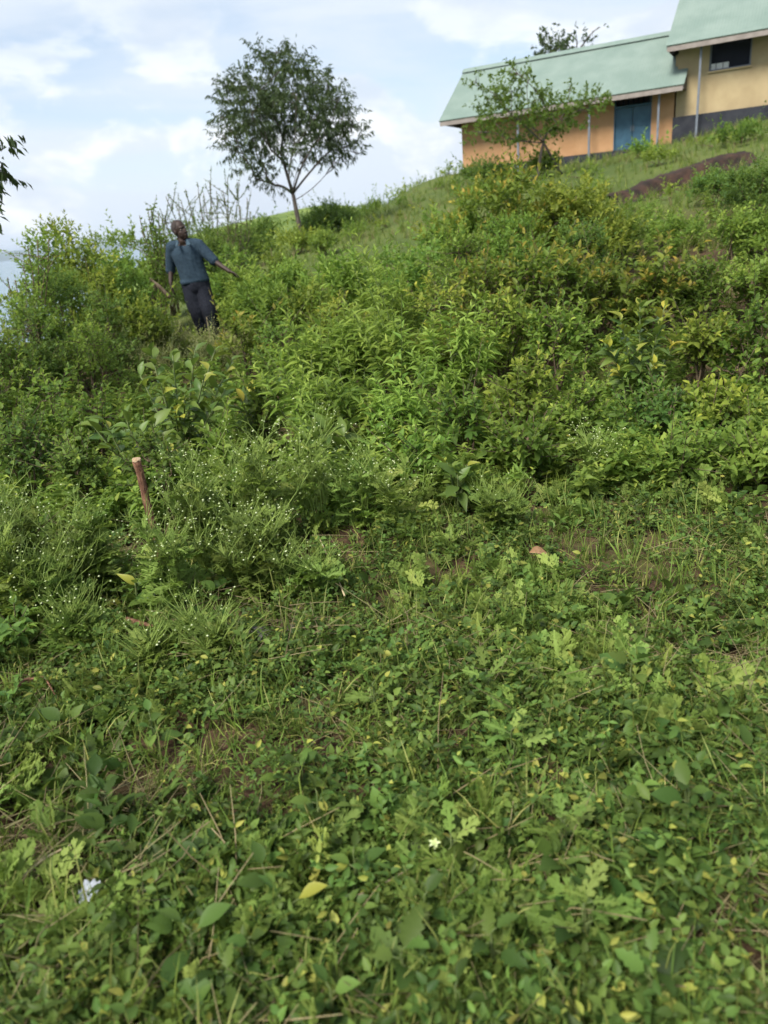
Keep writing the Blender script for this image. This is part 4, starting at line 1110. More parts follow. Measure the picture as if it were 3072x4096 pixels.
def sample(n, y0, y1, power=1.0, margin=.7):
    """points on the ground the view can see, denser near"""
    u = rng.random(n); Y = y0 * (y1 / y0) ** (u ** power)
    s = rng.uniform(-1, 1, n)
    X = s * (Y * .60 + margin)
    return X, Y
def nz(X, Y, f, seed):
    return np.array([mnoise.noise(Vector((x * f, y * f, seed))) for x, y in zip(X, Y)])
bare = [(870, 2900, .10), (800, 3150, .08), (1480, 3120, .10), (230, 3480, .09), (2900, 3800, .09), (1080, 2560, .10), (2200, 3300, .06), (500, 3650, .07), (60, 3950, .10)]
BP = []
for px, py, r in bare:
    d = ray(px, py); q = CAM + d * (-CZ / d[2]); BP.append((q[0], q[1], r))
def keep_bare(X, Y, k=.85):
    m_ = np.ones(len(X), bool)
    for x, y, r in BP:
        dd = np.hypot(X - x, (Y - y)); m_ &= ~((dd < r * rng.uniform(.6, 1.2, len(X))) & (rng.random(len(X)) < k))
    return m_
def layer(name, label, cat, n, y0, y1, kinds, s0, s1, f=1.0, seed=1, thr=-1.0, power=1.0, tilt=.25, bare_k=.85, side=None, gap=-.62):
    X, Y = sample(n, y0, y1, power)
    w = nz(X, Y, f, seed)
    m_ = (w > thr) & keep_bare(X, Y, bare_k)
    m_ &= ~((Y < 4.5) & (nz(X, Y, 2.1, 99) + .45 * nz(X, Y, 6.5, 98) < gap))
    if side is not None: m_ &= rng.random(len(X)) < side(X, Y)
    X, Y = X[m_], Y[m_]
    return scatter(name, label, cat, X, Y, rng.uniform(s0, s1, len(X)), sum([[p.copy() for p in PR[k]] for k in kinds], []), tilt)
sig = lambda v: 1 / (1 + np.exp(-np.clip(v, -30, 30)))
layer('ground_clover', 'tiny leaved creeping cover low between the weeds', 'ground cover', 2600, .8, 6.5, ('clover', 'small'), .6, 1.2, 1.3, 11, -.08)
layer('broadleaf_weeds', 'mat of small broad leaved weeds across the foreground', 'ground cover', 2100, .8, 5.5, ('broad', 'lobed'), .45, 1.3, 1.7, 3, .03)
layer('leafy_sprigs', 'low upright leafy sprigs across the foreground', 'ground cover', 4200, .8, 6.0, ('sprig',), .45, 1.2, 1.4, 13, -.05)
layer('creeping_weeds', 'mat of creeping small leaved weeds across the foreground', 'ground cover', 2000, .8, 6.0, ('small',), .9, 1.6, 1.5, 5, .0)
layer('ferny_weeds', 'scattered ferny grey green seedlings in the foreground', 'ground cover', 3400, .85, 5.5, ('fern',), .4, 1.25, 1.1, 9, .0, side=lambda X, Y: .25 + .75 * sig((X - .1) * 4))
layer('grass', 'short green grass among the foreground weeds', 'grass', 5200, .8, 7, ('grass',), .45, 1.15, 1.2, 21, -9, gap=-9, bare_k=.3, side=lambda X, Y: np.where(Y > 2.0, .9, .55))
layer('straw_litter', 'dry straw and dead stalks lying in the weeds', 'straw', 1300, .8, 5.0, ('straw',), .5, 1.4, 1.1, 33, -.2, bare_k=.0, gap=-9, side=lambda X, Y: .2 + .8 * sig(-(X + .35) * 6) + .5 * sig((X - .75) * 6) + .4 * (np.abs(Y - 2.3) < .5))
layer('tall_weeds', 'knee high leafy weeds filling the space between bushes', 'undergrowth', 1700, 3.9, 13, ('tall', 'tall', 'limew'), .6, 1.25, .8, 41, -.35, tilt=.2)
X, Y = sample(9500, 7, 48, .7, 2)
scatter('hill_grass', 'rough grass on the slope up to the school', 'grass', X, Y, rng.uniform(.6, 1.3, len(X)) * (.7 + Y / 60), [p.copy() for k in ('tuft', 'tuft', 'grass') for p in PR[k]], .2)
X, Y = sample(2600, 13, 36, .9, 1); m_ = (X > -3.5 - .0 * Y) & (nz(X, Y, .25, 77) > -.15)
scatter('slope_grass', 'dry yellowish grass on the open slope below the skyline', 'grass', X[m_], Y[m_], rng.uniform(.8, 1.5, m_.sum()), [p.copy() for k in ('dryt', 'tuft') for p in PR[k]], .25)

# single foreground weeds that stand out, each leaf its own part
FG_ME = {}
def fg_leaf(tm, key, var, tip, mat, wr):
    k = (key, var, tip)
    if k not in FG_ME:
        acc = Acc(); leaves(acc, tm, np.zeros((1, 3)), np.array([[0, 1.0, 0]]), np.array([[0, 0, 1.0]]), 1.0, wr, var, tip)
        me = acc.mesh('leaf', True); me.materials.append(M[mat]); FG_ME[k] = me
    return FG_ME[k]
def fg_weed(px, py, kind, nl, lf, label, h=.08, group=None):
    d = ray(px, py); q = CAM + d * (-(CZ - .05) / d[2]); b = np.array([q[0], q[1], hz(q[0], q[1])])
    root = empty('foreground_weed', b, label, 'weed', group); st = Acc()
    a0 = rng.uniform(0, 6.28)
    for k in range(nl):
        a = a0 + k * 2.4; t = (k + .5) / nl
        P = np.array([rng.normal() * .006, rng.normal() * .006, .012 + h * t]); 
        A = np.array([math.cos(a), math.sin(a), .15 + .9 * t ** 2 + rng.normal() * .12])
        stem = P + A / np.linalg.norm(A) * lf * .18
        tube(st, [(0, 0, -.01), P * .7, P, stem], [.0028, .0024, .0018, .0012], 4)
        tm, mat, wr = {'broad': (TOOTH, 'ground', .62), 'lobed': (LOBED, 'ground', .66), 'fern': (PINN_B, 'parth', .85), 'smooth': (BIG, 'ground', .55), 'pale': (BIG, 'big', .5)}[kind]
        tip = .6 if (kind == 'pale' and k % 3 == 0) else .15 if rng.random() < .1 else 0.0
        o = bpy.data.objects.new('leaf', fg_leaf(tm, kind, .2 if rng.random() < .5 else .65, tip, mat, wr)); COL.objects.link(o); o.parent = root
        o.matrix_local = frame(stem, A, UP + rng.normal(size=3) * .28, lf * rng.uniform(.7, 1.15) * (1.1 - .5 * t))
    link('stems', st.mesh('stems'), M['stem'], root)
FG = [(1080, 3560, 'broad', 9, .085, 'broad toothed weed left of the pale upright straw'), (1150, 3640, 'pale', 5, .10, 'weed with a pale yellow green leaf laid flat'),
      (1620, 3860, 'lobed', 10, .105, 'leafy lobed weed near the bottom centre'), (1800, 3420, 'fern', 9, .14, 'blue green ferny rosette right of centre'),
      (1270, 3250, 'smooth', 9, .075, 'upright smooth leaved weed with stacked leaves'), (830, 3480, 'smooth', 5, .11, 'weed with one large rounded leaf at left'),
      (770, 3780, 'smooth', 5, .12, 'weed with a long bright leaf at lower left'), (1010, 3820, 'broad', 7, .08, 'oval leaved weed at bottom centre left'),
      (2350, 3700, 'fern', 10, .14, 'ferny weed with many leaves at lower right'), (2250, 3350, 'fern', 9, .13, 'ferny weed at right middle of the foreground'),
      (1420, 3480, 'broad', 9, .08, 'toothed weed beside the tiny white flower'), (1700, 3650, 'broad', 8, .075, 'toothed weed between the ferny rosette and bottom edge'),
      (450, 3260, 'lobed', 8, .09, 'spreading lobed weed at left of the foreground'), (520, 3420, 'smooth', 7, .07, 'small smooth weed below the spreading lobed one'),
      (1980, 3800, 'lobed', 9, .09, 'lobed weed right of the bottom centre'), (2050, 3000, 'fern', 8, .12, 'ferny weed in the upper right of the mown strip'),
      (1950, 2750, 'fern', 8, .12, 'ferny weed above the mown strip on the right'), (2520, 2720, 'lobed', 9, .12, 'large lobed weed near the right edge of the strip'),
      (1200, 3100, 'broad', 8, .07, 'toothed weed amid yellow grass blades'), (1330, 4020, 'broad', 8, .085, 'toothed weed at the bottom edge'),
      (900, 3980, 'lobed', 7, .09, 'lobed weed at the bottom edge left of centre'), (2750, 3250, 'broad', 9, .09, 'leafy weed at the right edge of the foreground'),
      (1500, 2820, 'fern', 8, .11, 'bright ferny weed at the centre of the strip'), (620, 2950, 'broad', 8, .07, 'small toothed weed at left of the bare soil'),
      (1840, 4010, 'smooth', 7, .08, 'smooth leaved weed at the bottom edge right of centre'), (2600, 3950, 'lobed', 9, .10, 'lobed weed in the bottom right corner')]
for (px, py, kd, nl, lf, lab) in FG: fg_weed(px, py, kd, int(nl * (1.5 if kd == 'fern' else 1)), lf * (.85 if kd == 'fern' else 1.05), lab, .14)

# ------------------------------------------------------------------ stake, sticks, stones, litter
def on_ground(px, py, z=0.0):
    d = ray(px, py); q = CAM + d * (-(CZ - z) / d[2]); return np.array([q[0], q[1], hz(q[0], q[1])])
def lumpy_tube(name, pts, rad, mat, label, cat, sides=9, amp=.12, seed=0, cap_mat=None):
    b = np.asarray(pts[0], float); root_pts = np.asarray(pts, float) - b
    acc = Acc(); n = max(len(pts), 16)
    t = np.linspace(0, len(pts) - 1.0001, n); i = t.astype(int); f = (t - i)[:, None]
    P = root_pts[i] * (1 - f) + root_pts[i + 1] * f; r = np.interp(t, np.arange(len(pts)), rad)
    tube(acc, P, r, sides)
    V = acc.V[0]
    for q in range(len(V)):
        c = P[q // sides]; k = 1 + amp * 2 * mnoise.noise(Vector(V[q] * 38) + Vector((seed, 0, 0))) + amp * mnoise.noise(Vector(V[q] * 90))
        V[q] = c + (V[q] - c) * k
    o = link(name, acc.mesh(name, False), mat); o.location = b
    tag(o, label, cat); return o
M['stake'] = plain_mat('red_brown_stake', (.085, .036, .020), (.24, .125, .075), 75, .9, .8, stretch=(1, 1, .3))
M['cut'] = plain_mat('cut_wood', (.32, .22, .13), (.42, .31, .20), 60, .9, .4)
YS = 3.15
sb = ground_at(650, YS); pts = [sb - np.array([0, 0, .05])] + [atY(x, y, YS) for x, y in ((640, 2200), (615, 2120), (585, 2000), (562, 1900), (546, 1840))]
stk = lumpy_tube('wooden_stake', pts, [.016, .0165, .0165, .018, .0175, .018], M['stake'], 'reddish brown wooden stake with a frayed cut top', 'stake', amp=.16)
acc = Acc(); tp = pts[-1] - pts[0]; dd = nrm(pts[-1] - pts[-2])
tube(acc, [tp - dd * .004, tp + dd * .004, tp + dd * .010], [.0195, .019, .011], 10)
V = acc.V[0]
for q in range(len(V)): V[q] += rng.normal(size=3) * .002
link('cut_top', acc.mesh('cut_top', 'flat'), M['cut'], stk)
def stick(label, pix, Y, rad, mat='twig', name='stick', cat='stick', lift=0.0):
    p = [atY(x, y, Y + k) for x, y, k in pix]
    for q in p: q[2] = max(q[2], hz(q[0], q[1]) + rad * .6)
    return lumpy_tube(name, p, [rad] * (len(p) - 1) + [rad * .6], M[mat], label, cat, 6, .08)
def lying(label, pix, rad, mat, hgt=.03, name='stick', cat='stick'):
    p = [on_ground(x, y) + UP * (rad + hgt) for x, y in pix]
    return lumpy_tube(name, p, [rad] * (len(p) - 1) + [rad * .5], M[mat], label, cat, 6, .08)
M['pale_stick'] = plain_mat('pale_dry_stalk', (.36, .28, .16), (.48, .40, .25), 40, .8)
lying('short brown log end under the left weeds', [(520, 2545), (570, 2560), (640, 2580)], .012, 'stake', .05)
lying('thin leaning dead twig at the foot of the flowering clump', [(1385, 2440), (1340, 2330), (1280, 2200)], .004, 'pale_stick', .06)
lying('pale dry stalk lying at the bottom left corner', [(270, 4030), (340, 4060), (430, 4110)], .004, 'pale_stick', .05)
lying('pale straight straw standing among the bottom centre weeds', [(1310, 3740), (1300, 3640), (1275, 3540)], .004, 'pale_stick', .04)
lying('curved pale stalk across the bottom centre weeds', [(1100, 3780), (1220, 3860), (1380, 3900)], .004, 'pale_stick', .05)
lying('thin stalk crossing the weeds right of centre', [(1380, 3640), (1500, 3590), (1640, 3510)], .0035, 'pale_stick', .07)
lying('brown broken stem left of the pale straw', [(1160, 3400), (1230, 3480), (1290, 3560)], .004, 'twig', .06)
lying('grey stalk leaning over the left weeds', [(100, 3560), (190, 3480), (300, 3420)], .004, 'pale_stick', .05)
lying('rusty curled stem at the left edge', [(80, 2830), (120, 2790), (200, 2780), (240, 2850)], .005, 'stake', .08)
M['dead_leaf'] = plain_mat('dead_leaf', (.22, .12, .06), (.33, .20, .11), 30, .85)
acc = Acc(); p0 = on_ground(2160, 2260)
leaves(acc, BIGW, np.zeros((1, 3)), np.array([[1, .1, .12]]), np.array([[0, -.5, 1.0]]), .10, .5, .5, 0)
o = link('dead_leaf', acc.mesh('dead_leaf', True), M['dead_leaf']); o.location = p0 + np.array([-.05, 0, .09]); tag(o, 'curled brown dead leaf on the weeds below the right bank', 'leaf')
# cut branches beside the man
def dead_branch(label, pix, Y, r):
    stick(label, pix, Y, r, 'twig', 'cut_branch', 'branch')
dead_branch('brown cut branch slanting beside the hanging hand', [(680, 1190, 0), (640, 1150, 0), (600, 1115, .1)], 10.3, .030)
dead_branch('thick brown stub crossing the slanting cut branch', [(612, 1230, 0), (615, 1180, 0), (622, 1130, 0)], 10.4, .045)
stick('pale dry stem standing before the trouser leg', [(842, 1360, 0), (833, 1310, 0), (826, 1268, 0)], 10.2, .006, 'pale_stick')
# stones
def stone(label, px, py, s):
    bm = bmesh.new(); bmesh.ops.create_icosphere(bm, subdivisions=3, radius=1)
    sd = rng.uniform(0, 50)
    for v in bm.verts:
        k = 1 + .35 * mnoise.noise(v.co * 1.1 + Vector((sd, 0, 0))) + .1 * mnoise.noise(v.co * 4 + Vector((sd, 0, 0)))
        v.co = Vector((v.co.x * s * k * 1.3, v.co.y * s * k, v.co.z * s * k * .6))
    me = bpy.data.meshes.new('stone'); bm.to_mesh(me); bm.free()
    o = link('stone', me, M['stone']); o.location = on_ground(px, py) + UP * s * .15; tag(o, label, 'stone')
M['stone'] = plain_mat('grey_stone', (.09, .08, .075), (.20, .18, .165), 25, .9, .5)
stone('grey stone half hidden below the flowering clump', 1030, 2570, .05); stone('small grey stone right of the half hidden one', 1200, 2530, .038)
# scraps of plastic film
M['plastic'] = plain_mat('grey_white_plastic', (.30, .33, .37), (.46, .49, .52), 12, .5)
def scrap(label, px, py, s):
    acc = Acc(); n = 9; V = []
    for i in range(n):
        for j in range(n):
            u, v = i / (n - 1) - .5, j / (n - 1) - .5
            k = 1 + .25 * mnoise.noise(Vector((u * 3, v * 3, px)))
            V.append((u * s * k, v * s * .7 * k, .25 * s * (mnoise.noise(Vector((u * 5, v * 5, px + 3))) + .35)))
    T = []
    for i in range(n - 1):
        for j in range(n - 1): a = i * n + j; T += [(a, a + n, a + n + 1), (a, a + n + 1, a + 1)]
    acc.add(V, T); o = link('plastic_scrap', acc.mesh('plastic_scrap', True), M['plastic']); o.location = on_ground(px, py) + UP * .05; o.rotation_euler = (0, 0, rng.uniform(0, 6)); tag(o, label, 'litter')
scrap('crumpled grey white plastic scrap in the left foreground', 370, 3610, .07); scrap('small white plastic scrap beside the larger one', 570, 3590, .03)
# tiny trumpet flower
acc = Acc(); p0 = on_ground(1745, 3470)
for k in range(5):
    a = k * 1.257; leaves(acc, LEAF6, np.array([[0, 0, .02]]), np.array([[math.cos(a), math.sin(a), .5]]), np.array([[0, 0, 1.0]]), .018, .6, .5, 0)
tube(acc, [(0, 0, -.06), (0, 0, 0), (0, 0, .022)], [.0015, .0015, .004], 6)
o = link('white_flower', acc.mesh('white_flower'), M['flower']); o.location = p0 + UP * .10; tag(o, 'single tiny white trumpet flower in the foreground', 'flower')
# ------------------------------------------------------------------ the man
YM = 11.0
z3 = lambda x, y, dY=0.0: atY(600 + x * .2486, 850 + y * .2486, YM + dY)
mb = z3(955, 2010); mb[2] = hz(mb[0], mb[1])
def J(x, y, dY=0.0): return z3(x, y, dY) - mb
PX = .2486 / FPX * YM * 1.075                       # metres for one pixel of that crop
def etube(acc, pts, rx, ry, sides=14, depth=(0, 1, 0)):
    pts = np.asarray(pts, float); n = len(pts); rx = np.broadcast_to(np.asarray(rx, float), (n,)); ry = np.broadcast_to(np.asarray(ry, float), (n,))
    # refine
    m_ = 4 * (n - 1) + 1; t = np.linspace(0, n - 1, m_); P = np.stack([np.interp(t, np.arange(n), pts[:, k]) for k in range(3)], 1)
    RX = np.interp(t, np.arange(n), rx); RY = np.interp(t, np.arange(n), ry)
    for _ in range(2):
        P[1:-1] = (P[:-2] + 2 * P[1:-1] + P[2:]) / 4; RX[1:-1] = (RX[:-2] + 2 * RX[1:-1] + RX[2:]) / 4; RY[1:-1] = (RY[:-2] + 2 * RY[1:-1] + RY[2:]) / 4
    d0 = nrm(P[0] - P[1]); d1 = nrm(P[-1] - P[-2])
    for k, s in ((.45, .85), (.7, .5)):
        pass
    P = np.concatenate([[P[0] + d0 * min(RX[0], RY[0]) * .75], [P[0] + d0 * min(RX[0], RY[0]) * .5], P, [P[-1] + d1 * min(RX[-1], RY[-1]) * .5], [P[-1] + d1 * min(RX[-1], RY[-1]) * .75]])
    RX = np.concatenate([[RX[0] * .25, RX[0] * .75], RX, [RX[-1] * .75, RX[-1] * .25]]); RY = np.concatenate([[RY[0] * .25, RY[0] * .75], RY, [RY[-1] * .75, RY[-1] * .25]])
    d = nrm(np.gradient(P, axis=0)); X = nrm(np.cross(d, np.asarray(depth, float))); D = np.cross(X, d)
    a = np.linspace(0, 2 * math.pi, sides, endpoint=False)
    V = P[:, None] + X[:, None] * (np.cos(a)[None, :, None] * RX[:, None, None]) + D[:, None] * (np.sin(a)[None, :, None] * RY[:, None, None])
    T = []; m2 = len(P)
    for i in range(m2 - 1):
        for j in range(sides):
            k = (j + 1) % sides; T += [(i * sides + j, i * sides + k, (i + 1) * sides + k), (i * sides + j, (i + 1) * sides + k, (i + 1) * sides + j)]
    for j in range(1, sides - 1): T += [(0, j + 1, j), ((m2 - 1) * sides, (m2 - 1) * sides + j, (m2 - 1) * sides + j + 1)]
    acc.add(V.reshape(-1, 3), T)
def ellipsoid(acc, c, axes, radii):
    bm = bmesh.new(); bmesh.ops.create_icosphere(bm, subdivisions=3, radius=1)
    V = np.array([v.co[:] for v in bm.verts]); T = [[v.index for v in f.verts] for f in bm.faces]; bm.free()
    A = np.array([nrm(np.asarray(a, float)) for a in axes])
    if axes is ax3: radii = np.asarray(radii) * HK
    acc.add(np.asarray(c) + (V * np.asarray(radii)) @ A, T)
def remesh(acc, name, vox, smooth_it=4, wrinkle=0.0, wf=9.0, seed=0):
    o = bpy.data.objects.new('tmp', acc.mesh('tmp')); COL.objects.link(o)
    r = o.modifiers.new('r', 'REMESH'); r.mode = 'VOXEL'; r.voxel_size = vox
    s = o.modifiers.new('s', 'SMOOTH'); s.factor = .5; s.iterations = smooth_it
    dg = bpy.context.evaluated_depsgraph_get(); me = bpy.data.meshes.new_from_object(o.evaluated_get(dg)); me.name = name
    bpy.data.objects.remove(o)
    if wrinkle:
        n = len(me.vertices); co = np.empty(n * 3, np.float32); no = np.empty(n * 3, np.float32)
        me.vertices.foreach_get('co', co); me.vertex_normals.foreach_get('vector', no); co = co.reshape(-1, 3); no = no.reshape(-1, 3)
        for i in range(n):
            p = co[i]; w = mnoise.noise(Vector((p[0] * wf + seed, p[1] * wf, p[2] * wf * .55))); w2 = 1 - abs(mnoise.noise(Vector((p[0] * wf * 1.6, p[1] * wf * 1.2 + seed, (p[2] + p[0] * .7) * wf * 1.5)))) * 2
            co[i] += no[i] * wrinkle * (w + .5 * w2)
        me.vertices.foreach_set('co', co.ravel())
    me.polygons.foreach_set('use_smooth', np.ones(len(me.polygons), bool)); me.update()
    return me
# joints (crop pixels -> space)
NECK, CHEST, WAIST, HIP = J(520, 470), J(590, 640), J(665, 900), J(735, 1150)
SR, ER, WR = J(350, 545, .02), J(335, 900, .06), J(335, 1150, -.03)
SL, EL, WL = J(770, 510, 0), J(1010, 770, -.05), J(1285, 950, -.18)
HR, KR, AR = J(645, 1230, .01), J(760, 1600, -.05), J(860, 1905, .04)
HL, KL, AL = J(850, 1230, -.01), J(950, 1560, -.10), J(1035, 1910, -.06)
for a in (AR, AL): a[2] = max(.10, a[2])
hup = nrm(np.array([-.28, -.05, 1.0])); hf = np.array([.80, -.62, -.22]); hf = nrm(hf - hup * (hf @ hup)); hs = np.cross(hf, hup)     # head frame
HC = J(478, 285)
body = Acc()
HK = 1.07
def hp(f, s, u): return HC + (hf * f + hs * s + hup * u) * HK
ax3 = (hf, hs, hup)
ellipsoid(body, hp(-.012, 0, .028), ax3, (.102, .079, .100))           # cranium
ellipsoid(body, hp(.030, 0, -.045), ax3, (.066, .064, .082))           # face
ellipsoid(body, hp(.052, 0, -.104), ax3, (.034, .036, .026))           # chin
ellipsoid(body, hp(.080, 0, .022), ax3, (.018, .052, .014))            # brow
ellipsoid(body, hp(.101, 0, -.028), ax3, (.020, .015, .030))   # nose
ellipsoid(body, hp(.106, 0, -.046), ax3, (.016, .021, .011))
ellipsoid(body, hp(.088, 0, -.077), ax3, (.012, .026, .009))           # lips
ellipsoid(body, hp(.086, 0, -.092), ax3, (.011, .022, .008))
for s in (-1, 1):
    ellipsoid(body, hp(.056, s * .043, -.030), ax3, (.020, .018, .014)) # cheek bones
    ellipsoid(body, hp(-.004, s * .080, -.012), ax3, (.020, .011, .032)) # ears
etube(body, [hp(-.02, 0, -.04), J(515, 450, .01), NECK + np.array([.01, .01, -.05])], [.056, .058, .068], [.058, .060, .066])
etube(body, [NECK + np.array([.01, 0, -.06]), CHEST, WAIST, HIP], [.13, .17, .16, .165], [.085, .105, .105, .11])
ellipsoid(body, J(530, 505, -.066), ((1, 0, 0), (0, 1, 0), (-.15, -.45, 1)), (.040, .022, .062))       # bare chest in the open collar
etube(body, [SR, ER, WR], [.052, .042, .027], [.052, .044, .030])
etube(body, [SL, EL, WL], [.052, .042, .026], [.052, .044, .030])
etube(body, [HR, KR, AR], [.085, .058, .038], [.085, .06, .045]); etube(body, [HL, KL, AL], [.085, .058, .038], [.085, .06, .045])
def foot(A, yaw):
    f = np.array([math.sin(yaw), -math.cos(yaw), 0])
    etube(body, [A, A + f * .02 - UP * (A[2] - .045), A + f * .15 - UP * (A[2] - .03)], [.036, .036, .034], [.04, .036, .024], depth=f + UP * .3)
foot(AR, .15); foot(AL, .3)
# hands: palm, four fingers and a thumb each
def hand(W, dirv, across, curl_dir, curl, k=1.0):
    d = nrm(np.asarray(dirv, float)); ac = np.asarray(across, float); ac = nrm(ac - d * (ac @ d)); cu = np.cross(d, ac); cu = cu if cu @ np.asarray(curl_dir) > 0 else -cu
    etube(body, [W - d * .01, W + d * .045, W + d * .088], [.026, .039, .040], [.018, .017, .013], depth=cu)
    for i, (o_, ln) in enumerate(((-.031, .070), (-.0105, .080), (.0105, .075), (.031, .058))):
        p = W + d * .086 + ac * o_ * k; q = p; pts = [p]; dd = d
        for s in (.42, .32, .26):
            dd = nrm(dd + cu * curl); q = q + dd * ln * s; pts.append(q)
        etube(body, pts, [.0088, .0085, .0078, .0066], [.0088, .0085, .0078, .0066], 10, depth=cu)
    th = W + d * .028 - ac * .030
    t1 = nrm(d * .75 - ac * .75 + cu * .25); t2 = nrm(d * 1.0 - ac * .25 + cu * .35)
    etube(body, [th, th + t1 * .036, th + t1 * .036 + t2 * .030, th + t1 * .036 + t2 * .052], [.0125, .011, .0098, .008], [.0125, .011, .0098, .008], 10, depth=cu)
hand(WR, J(372, 1320, -.05) - WR, (.25, -.9, 0), (1, 0, 0), .30)
hand(WL, J(1420, 1012, -.22) - WL, (.15, -.95, .25), (0, 0, -1), .16)
def skin_mat():
    mt, t, out = new_mat('dark_skin')
    tcn = N(t, 'ShaderNodeTexCoord'); nzn = N(t, 'ShaderNodeTexNoise', inp={'Scale': 26, 'Detail': 4}); L(t, tcn.outputs['Object'], nzn.inputs['Vector'])
    p = N(t, 'ShaderNodeBsdfPrincipled', inp={'Roughness': .58, 'Specular IOR Level': .35})
    L(t, mixcol(t, nzn.outputs[0], (.026, .015, .011), (.050, .030, .022)), p.inputs['Base Color']); L(t, p.outputs[0], out.inputs[0]); return mt
person = link('person', remesh(body, 'person', .0060, 3), skin_mat()); person.location = mb
tag(person, 'man in dark blue shirt and trousers, head turned, one arm stretched out', 'person')
# cropped grey hair: a thin cap over the back and crown of the head
bm = bmesh.new(); bmesh.ops.create_icosphere(bm, subdivisions=4, radius=1)
V = np.array([v.co[:] for v in bm.verts]); F_ = [[v.index for v in f.verts] for f in bm.faces]; bm.free()
keep = (V[:, 2] > -.15 + .55 * np.maximum(V[:, 0], -.3)) & (V[:, 0] < .62)
idx = -np.ones(len(V), int); idx[keep] = np.arange(keep.sum()); TT = [[idx[a] for a in f] for f in F_ if all(keep[a] for a in f)]
hv = hp(-.012, 0, .028) + HK * (V[keep] * np.array([.1045, .0815, .1025]) * (1 + .008 * rng.normal(size=(keep.sum(), 1)))) @ np.array(ax3)
link('hair', np_mesh('hair', hv, TT, smooth=True), plain_mat('cropped_grey_hair', (.030, .022, .019), (.055, .044, .040), 120, .9, .4), person)
M['eye'] = plain_mat('eye_white', (.16, .13, .11), rough=.3)
M['iris'] = plain_mat('dark_iris', (.012, .008, .006), rough=.15)
for s in (-1, 1):
    e = Acc(); ellipsoid(e, hp(.076, s * .031, .000), ax3, (.013, .015, .0085)); ey = link('eye', e.mesh('eye', True), M['eye'], person)
    e = Acc(); ellipsoid(e, hp(.0865, s * .031, .000), ax3, (.004, .0062, .0062)); link('iris', e.mesh('iris', True), M['iris'], ey)
def cloth_mat(name, a, b, c, sc_=90):
    mt, t, out = new_mat(name)
    tcn = N(t, 'ShaderNodeTexCoord')
    n1 = N(t, 'ShaderNodeTexNoise', inp={'Scale': sc_, 'Detail': 3}); L(t, tcn.outputs['Object'], n1.inputs['Vector'])
    n2 = N(t, 'ShaderNodeTexNoise', inp={'Scale': 7, 'Detail': 5}); L(t, tcn.outputs['Object'], n2.inputs['Vector'])
    col = mixcol(t, maprange(t, n1.outputs[0], .38, .62), a, b); col = mixcol(t, maprange(t, n2.outputs[0], .5, .75, 0, .6), col, c)
    p = N(t, 'ShaderNodeBsdfPrincipled', inp={'Roughness': .9, 'Specular IOR Level': .2, 'Sheen Weight': .0}); L(t, col, p.inputs['Base Color'])
    bp = N(t, 'ShaderNodeBump', inp={'Strength': .25, 'Distance': .004}); L(t, n1.outputs[0], bp.inputs['Height']); L(t, bp.outputs[0], p.inputs['Normal'])
    L(t, p.outputs[0], out.inputs[0]); return mt
M['shirt'] = cloth_mat('dark_blue_shirt_cloth', (.010, .022, .036), (.036, .060, .084), (.020, .040, .060), 170)
M['trousers'] = cloth_mat('navy_trouser_cloth', (.006, .007, .012), (.017, .020, .030), (.010, .012, .018))
M['collar'] = cloth_mat('collar_cloth', (.022, .044, .064), (.055, .085, .11), (.04, .07, .09))
sh = Acc()
etube(sh, [J(545, 520, .015), J(560, 580, .01), CHEST + np.array([0, 0, -.01]), WAIST, J(712, 1050), J(722, 1100)], [.115, .215, .215, .188, .196, .206], [.075, .115, .135, .135, .140, .146], 20)
ellipsoid(sh, J(375, 560, .01), ((1, 0, 0), (0, 1, 0), (0, 0, 1)), (.085, .085, .085)); ellipsoid(sh, J(745, 520, .0), ((1, 0, 0), (0, 1, 0), (0, 0, 1)), (.085, .085, .085))
etube(sh, [J(455, 505, .01), J(380, 545, .01)], [.055, .072], [.07, .08]); etube(sh, [J(620, 470, .01), J(735, 500, 0)], [.055, .070], [.07, .08])
etube(sh, [SR, (SR + ER) / 2 + np.array([-.008, 0, 0]), ER + (ER - SR) * .12], [.078, .070, .066], [.082, .074, .068])
etube(sh, [SL, (SL + EL) / 2, EL + (WL - EL) * .10], [.078, .074, .068], [.082, .076, .068])
ellipsoid(sh, J(640, 1120, -.03), ((1, 0, 0), (0, 1, 0), (0, 0, 1)), (.13, .115, .065))
shirt = link('shirt', remesh(sh, 'shirt', .0075, 5, .007, 9), M['shirt'], person)
tr = Acc()
etube(tr, [J(725, 1060), J(738, 1180), J(745, 1240)], [.190, .208, .19], [.130, .138, .13], 18)
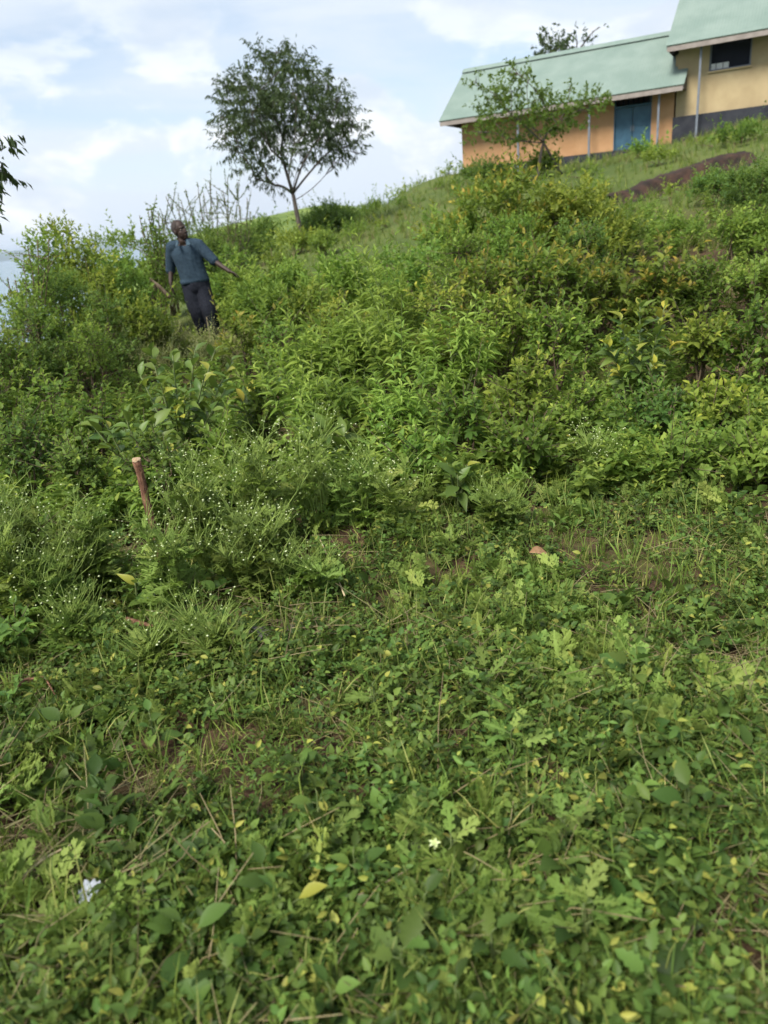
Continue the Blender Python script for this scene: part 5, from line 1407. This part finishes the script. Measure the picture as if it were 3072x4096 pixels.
etube(tr, [J(650, 1230), J(690, 1400, -.02), KR, J(820, 1780, 0), AR - UP * .02], [.116, .116, .108, .098, .092], [.120, .116, .106, .1, .098])
etube(tr, [J(845, 1220), J(895, 1400, -.03), KL, J(1000, 1750, -.08), AL - UP * .02], [.118, .114, .104, .096, .090], [.120, .116, .106, .1, .098])
link('trousers', remesh(tr, 'trousers', .0085, 5, .006, 8, 5), M['trousers'], person)
# collar wings and placket
for s, (a, b_, c_, d_) in ((-1, (J(435, 450, -.02), J(432, 560, -.15), J(470, 530, -.135), J(470, 455, -.06))), (1, (J(612, 430, -.02), J(675, 510, -.13), J(600, 540, -.145), J(588, 450, -.07)))):
    acc = Acc(); q = np.array([a, b_, c_, d_]); nn = nrm(np.cross(q[1] - q[0], q[2] - q[0])); nn = nn if nn[1] < 0 else -nn
    q = q + np.array([0, -.06, .0]); acc.add(np.concatenate([q, q + nn * .008]), [(0, 1, 2), (0, 2, 3), (4, 6, 5), (4, 7, 6), (0, 4, 5), (0, 5, 1), (1, 5, 6), (1, 6, 2), (2, 6, 7), (2, 7, 3), (3, 7, 4), (3, 4, 0)])
    link('collar', acc.mesh('collar', 'flat'), M['collar'], shirt)
for A, yaw in ((AR, .15), (AL, .3)):
    f = np.array([math.sin(yaw), -math.cos(yaw), 0]); acc = Acc(); g0 = A - UP * (A[2] - .05)
    etube(acc, [g0 - f * .05, g0 + f * .04 - UP * .004, g0 + f * .18 - UP * .018], [.046, .050, .042], [.052, .050, .034], depth=UP)
    link('shoe', acc.mesh('shoe', True), M['trousers'], person)

# ------------------------------------------------------------------ air over the lake
acc = Acc(); box(acc, -9500, 9500, -600, 9000, -38, 60)
hzo = link('haze', acc.mesh('haze', 'flat'))
mt, t, out = new_mat('thin_air')
pv = N(t, 'ShaderNodeVolumePrincipled', inp={'Color': (.72, .84, 1.0, 1), 'Density': 1.5e-4, 'Anisotropy': .2}); L(t, pv.outputs[0], out.inputs['Volume'])
hzo.data.materials.append(mt)
tag(hzo, 'thin blue haze over the lake and far shore', 'haze', kind='stuff')
print('bush triangles', TRI[0])
